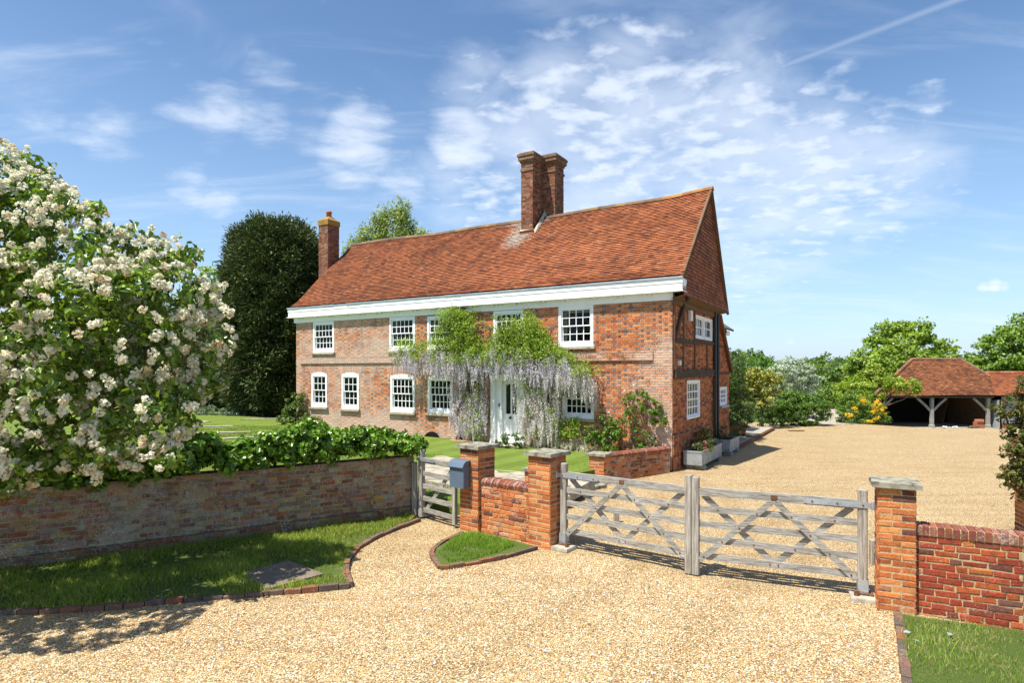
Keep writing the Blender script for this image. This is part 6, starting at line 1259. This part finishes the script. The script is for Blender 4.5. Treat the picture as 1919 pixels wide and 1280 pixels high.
far = [(1385, 690, 34, 60, 34, G2, 'grey green feathery tree just right of the house gable', .16), (1425, 700, 42, 80, 32, [(.08, .18, .015), (.11, .23, .02)], 'dark rounded tree beyond the golden shrub', .3), (1460, 712, 40, 72, 26, G2, 'green tree behind the left side of the silver leaved tree', .3), (1535, 712, 42, 66, 36, [(.13, .21, .03), (.10, .17, .025), (.16, .24, .04)], 'broad olive green tree right of the silver leaved tree', .3),
       (1502, 694, 28, 74, 20, G2, 'slim green tree top above the silver leaved tree', .3), (1580, 712, 44, 62, 34, [(.11, .19, .03), (.09, .15, .025), (.14, .22, .04)], 'olive green tree in front of the far hedge beside the big pale tree', .3), (1560, 745, 40, 46, 22, G2, 'bright green bush behind the brick path', .2), (1610, 705, 30, 60, 26, G1, 'fresh green tree at the left foot of the big pale tree', .28)]
for u, v, r, Y, ry, pal, lab, lf in far:
    tree('distant_tree', lab, [(u, v, r, Y, ry), (u - r * .5, v + r * .3, r * .7, Y, ry * .7), (u + r * .5, v + r * .25, r * .7, Y, ry * .7), (u + r * .1, v - ry * .45, r * .5, Y, ry * .5)], lf, lf * .6, pal, dens=1.9, rcl=.5, nl=28, r0=.2, group='trees beyond the yard')
def hedge(name, lab, a, b, h, d, pal, n=14):
    ll = []
    for i in range(n): t = i / (n - 1); p = Vector(a).lerp(Vector(b), t); k = random.uniform(.75, 1.2); ll.append((Vector((p.x, p.y + random.uniform(-1, 1), h * .45 * k + p.z)), (d * 1.2, d, h * .55 * k)))
    t = thing(name, lab, 'hedge', a); foliage('foliage', t, ll, .9, .8, 40, .45, .3, pal, shell=.3); return t
hedge('far_hedge', 'far line of green trees closing the view right of the house', (26, 90, -.9), (75, 92, -.9), 6.0, 3.4, [(.10, .17, .03), (.13, .21, .04), (.085, .15, .03)], 17)
hedge('far_hedge', 'far hedge of trees behind the garden at the left', (-62, 62, .3), (-8, 66, .3), 7.0, 3.2, [(.09, .15, .025), (.12, .19, .03)], 16)
tree('birch', 'weeping silver birch rising behind the left end of the roof', [(738, 428, 40, 45, 40), (756, 398, 16, 45, 20), (715, 418, 20, 45, 20), (700, 450, 36, 45, 30), (770, 445, 32, 45, 26), (755, 400, 18, 45, 26), (725, 470, 50, 45, 30), (680, 462, 20, 45, 20), (790, 448, 22, 45, 14), (660, 475, 24, 44, 16), (720, 530, 60, 45, 50)], .24, .10, [(.24, .31, .07), (.29, .36, .09), (.19, .25, .06)], dens=1.9, rcl=.5, nl=50, r0=.22, droop=.9, squash=1.3, gz=.4)
tree('broadleaf_tree', 'light green tree top between the blossoming tree and the yew', [(398, 540, 34, 62, 40), (380, 580, 44, 62, 44), (425, 575, 34, 62, 40), (390, 640, 60, 62, 60)], .34, .22, G1, dens=1.0, rcl=.7, nl=44, r0=.3, gz=.4)
# white field gate and wire beyond the path
t = thing('field_gate', 'small white panel gate between two grey posts at the end of the brick path', 'gate', tuple(at(1560, 756, 47)))
for u in (1551, 1572): m = MB(); p = at(u, 762, 47); m.bbox(p.x - .08, p.x + .08, p.y - .08, p.y + .08, -1.0, p.z + .65, .01); m.build('post', 'post', t, world=True)
m = MB(); p = at(1555, 750, 47); q = at(1566, 763, 47); m.box(p.x, q.x, 47, 47.05, q.z - .1, p.z); m.build('panel', 'white2', t, world=True)
m = MB(); a, b = at(1360, 686, 52), at(1650, 684, 56); m.tube([a.lerp(b, i / 12) - Vector((0, 0, .25 * math.sin(math.pi * i / 12))) for i in range(13)], .018, 5); tag(m.build('overhead_wire', 'galv'), 'thin overhead wire crossing before the distant trees', 'wire')
# odds and ends lying about
m = MB()
for u, v in ((1717, 1204), (1776, 1165), (1780, 1192), (1700, 1188)):
    x, y = g(u, v, .07); a = random.random() * 6; d = Vector((math.cos(a), math.sin(a), 0)) * .045; s = Vector((-d.y, d.x, 0)) * .6; c = Vector((x, y, .085)); m.add([c - d, c - s + Vector((0, 0, .012)), c + d, c + s], [(0, 1, 2, 3)])
tag(m.build('fallen_leaves', 'lead'), 'a few dry grey leaves lying on the right verge', 'leaves', kind='stuff')
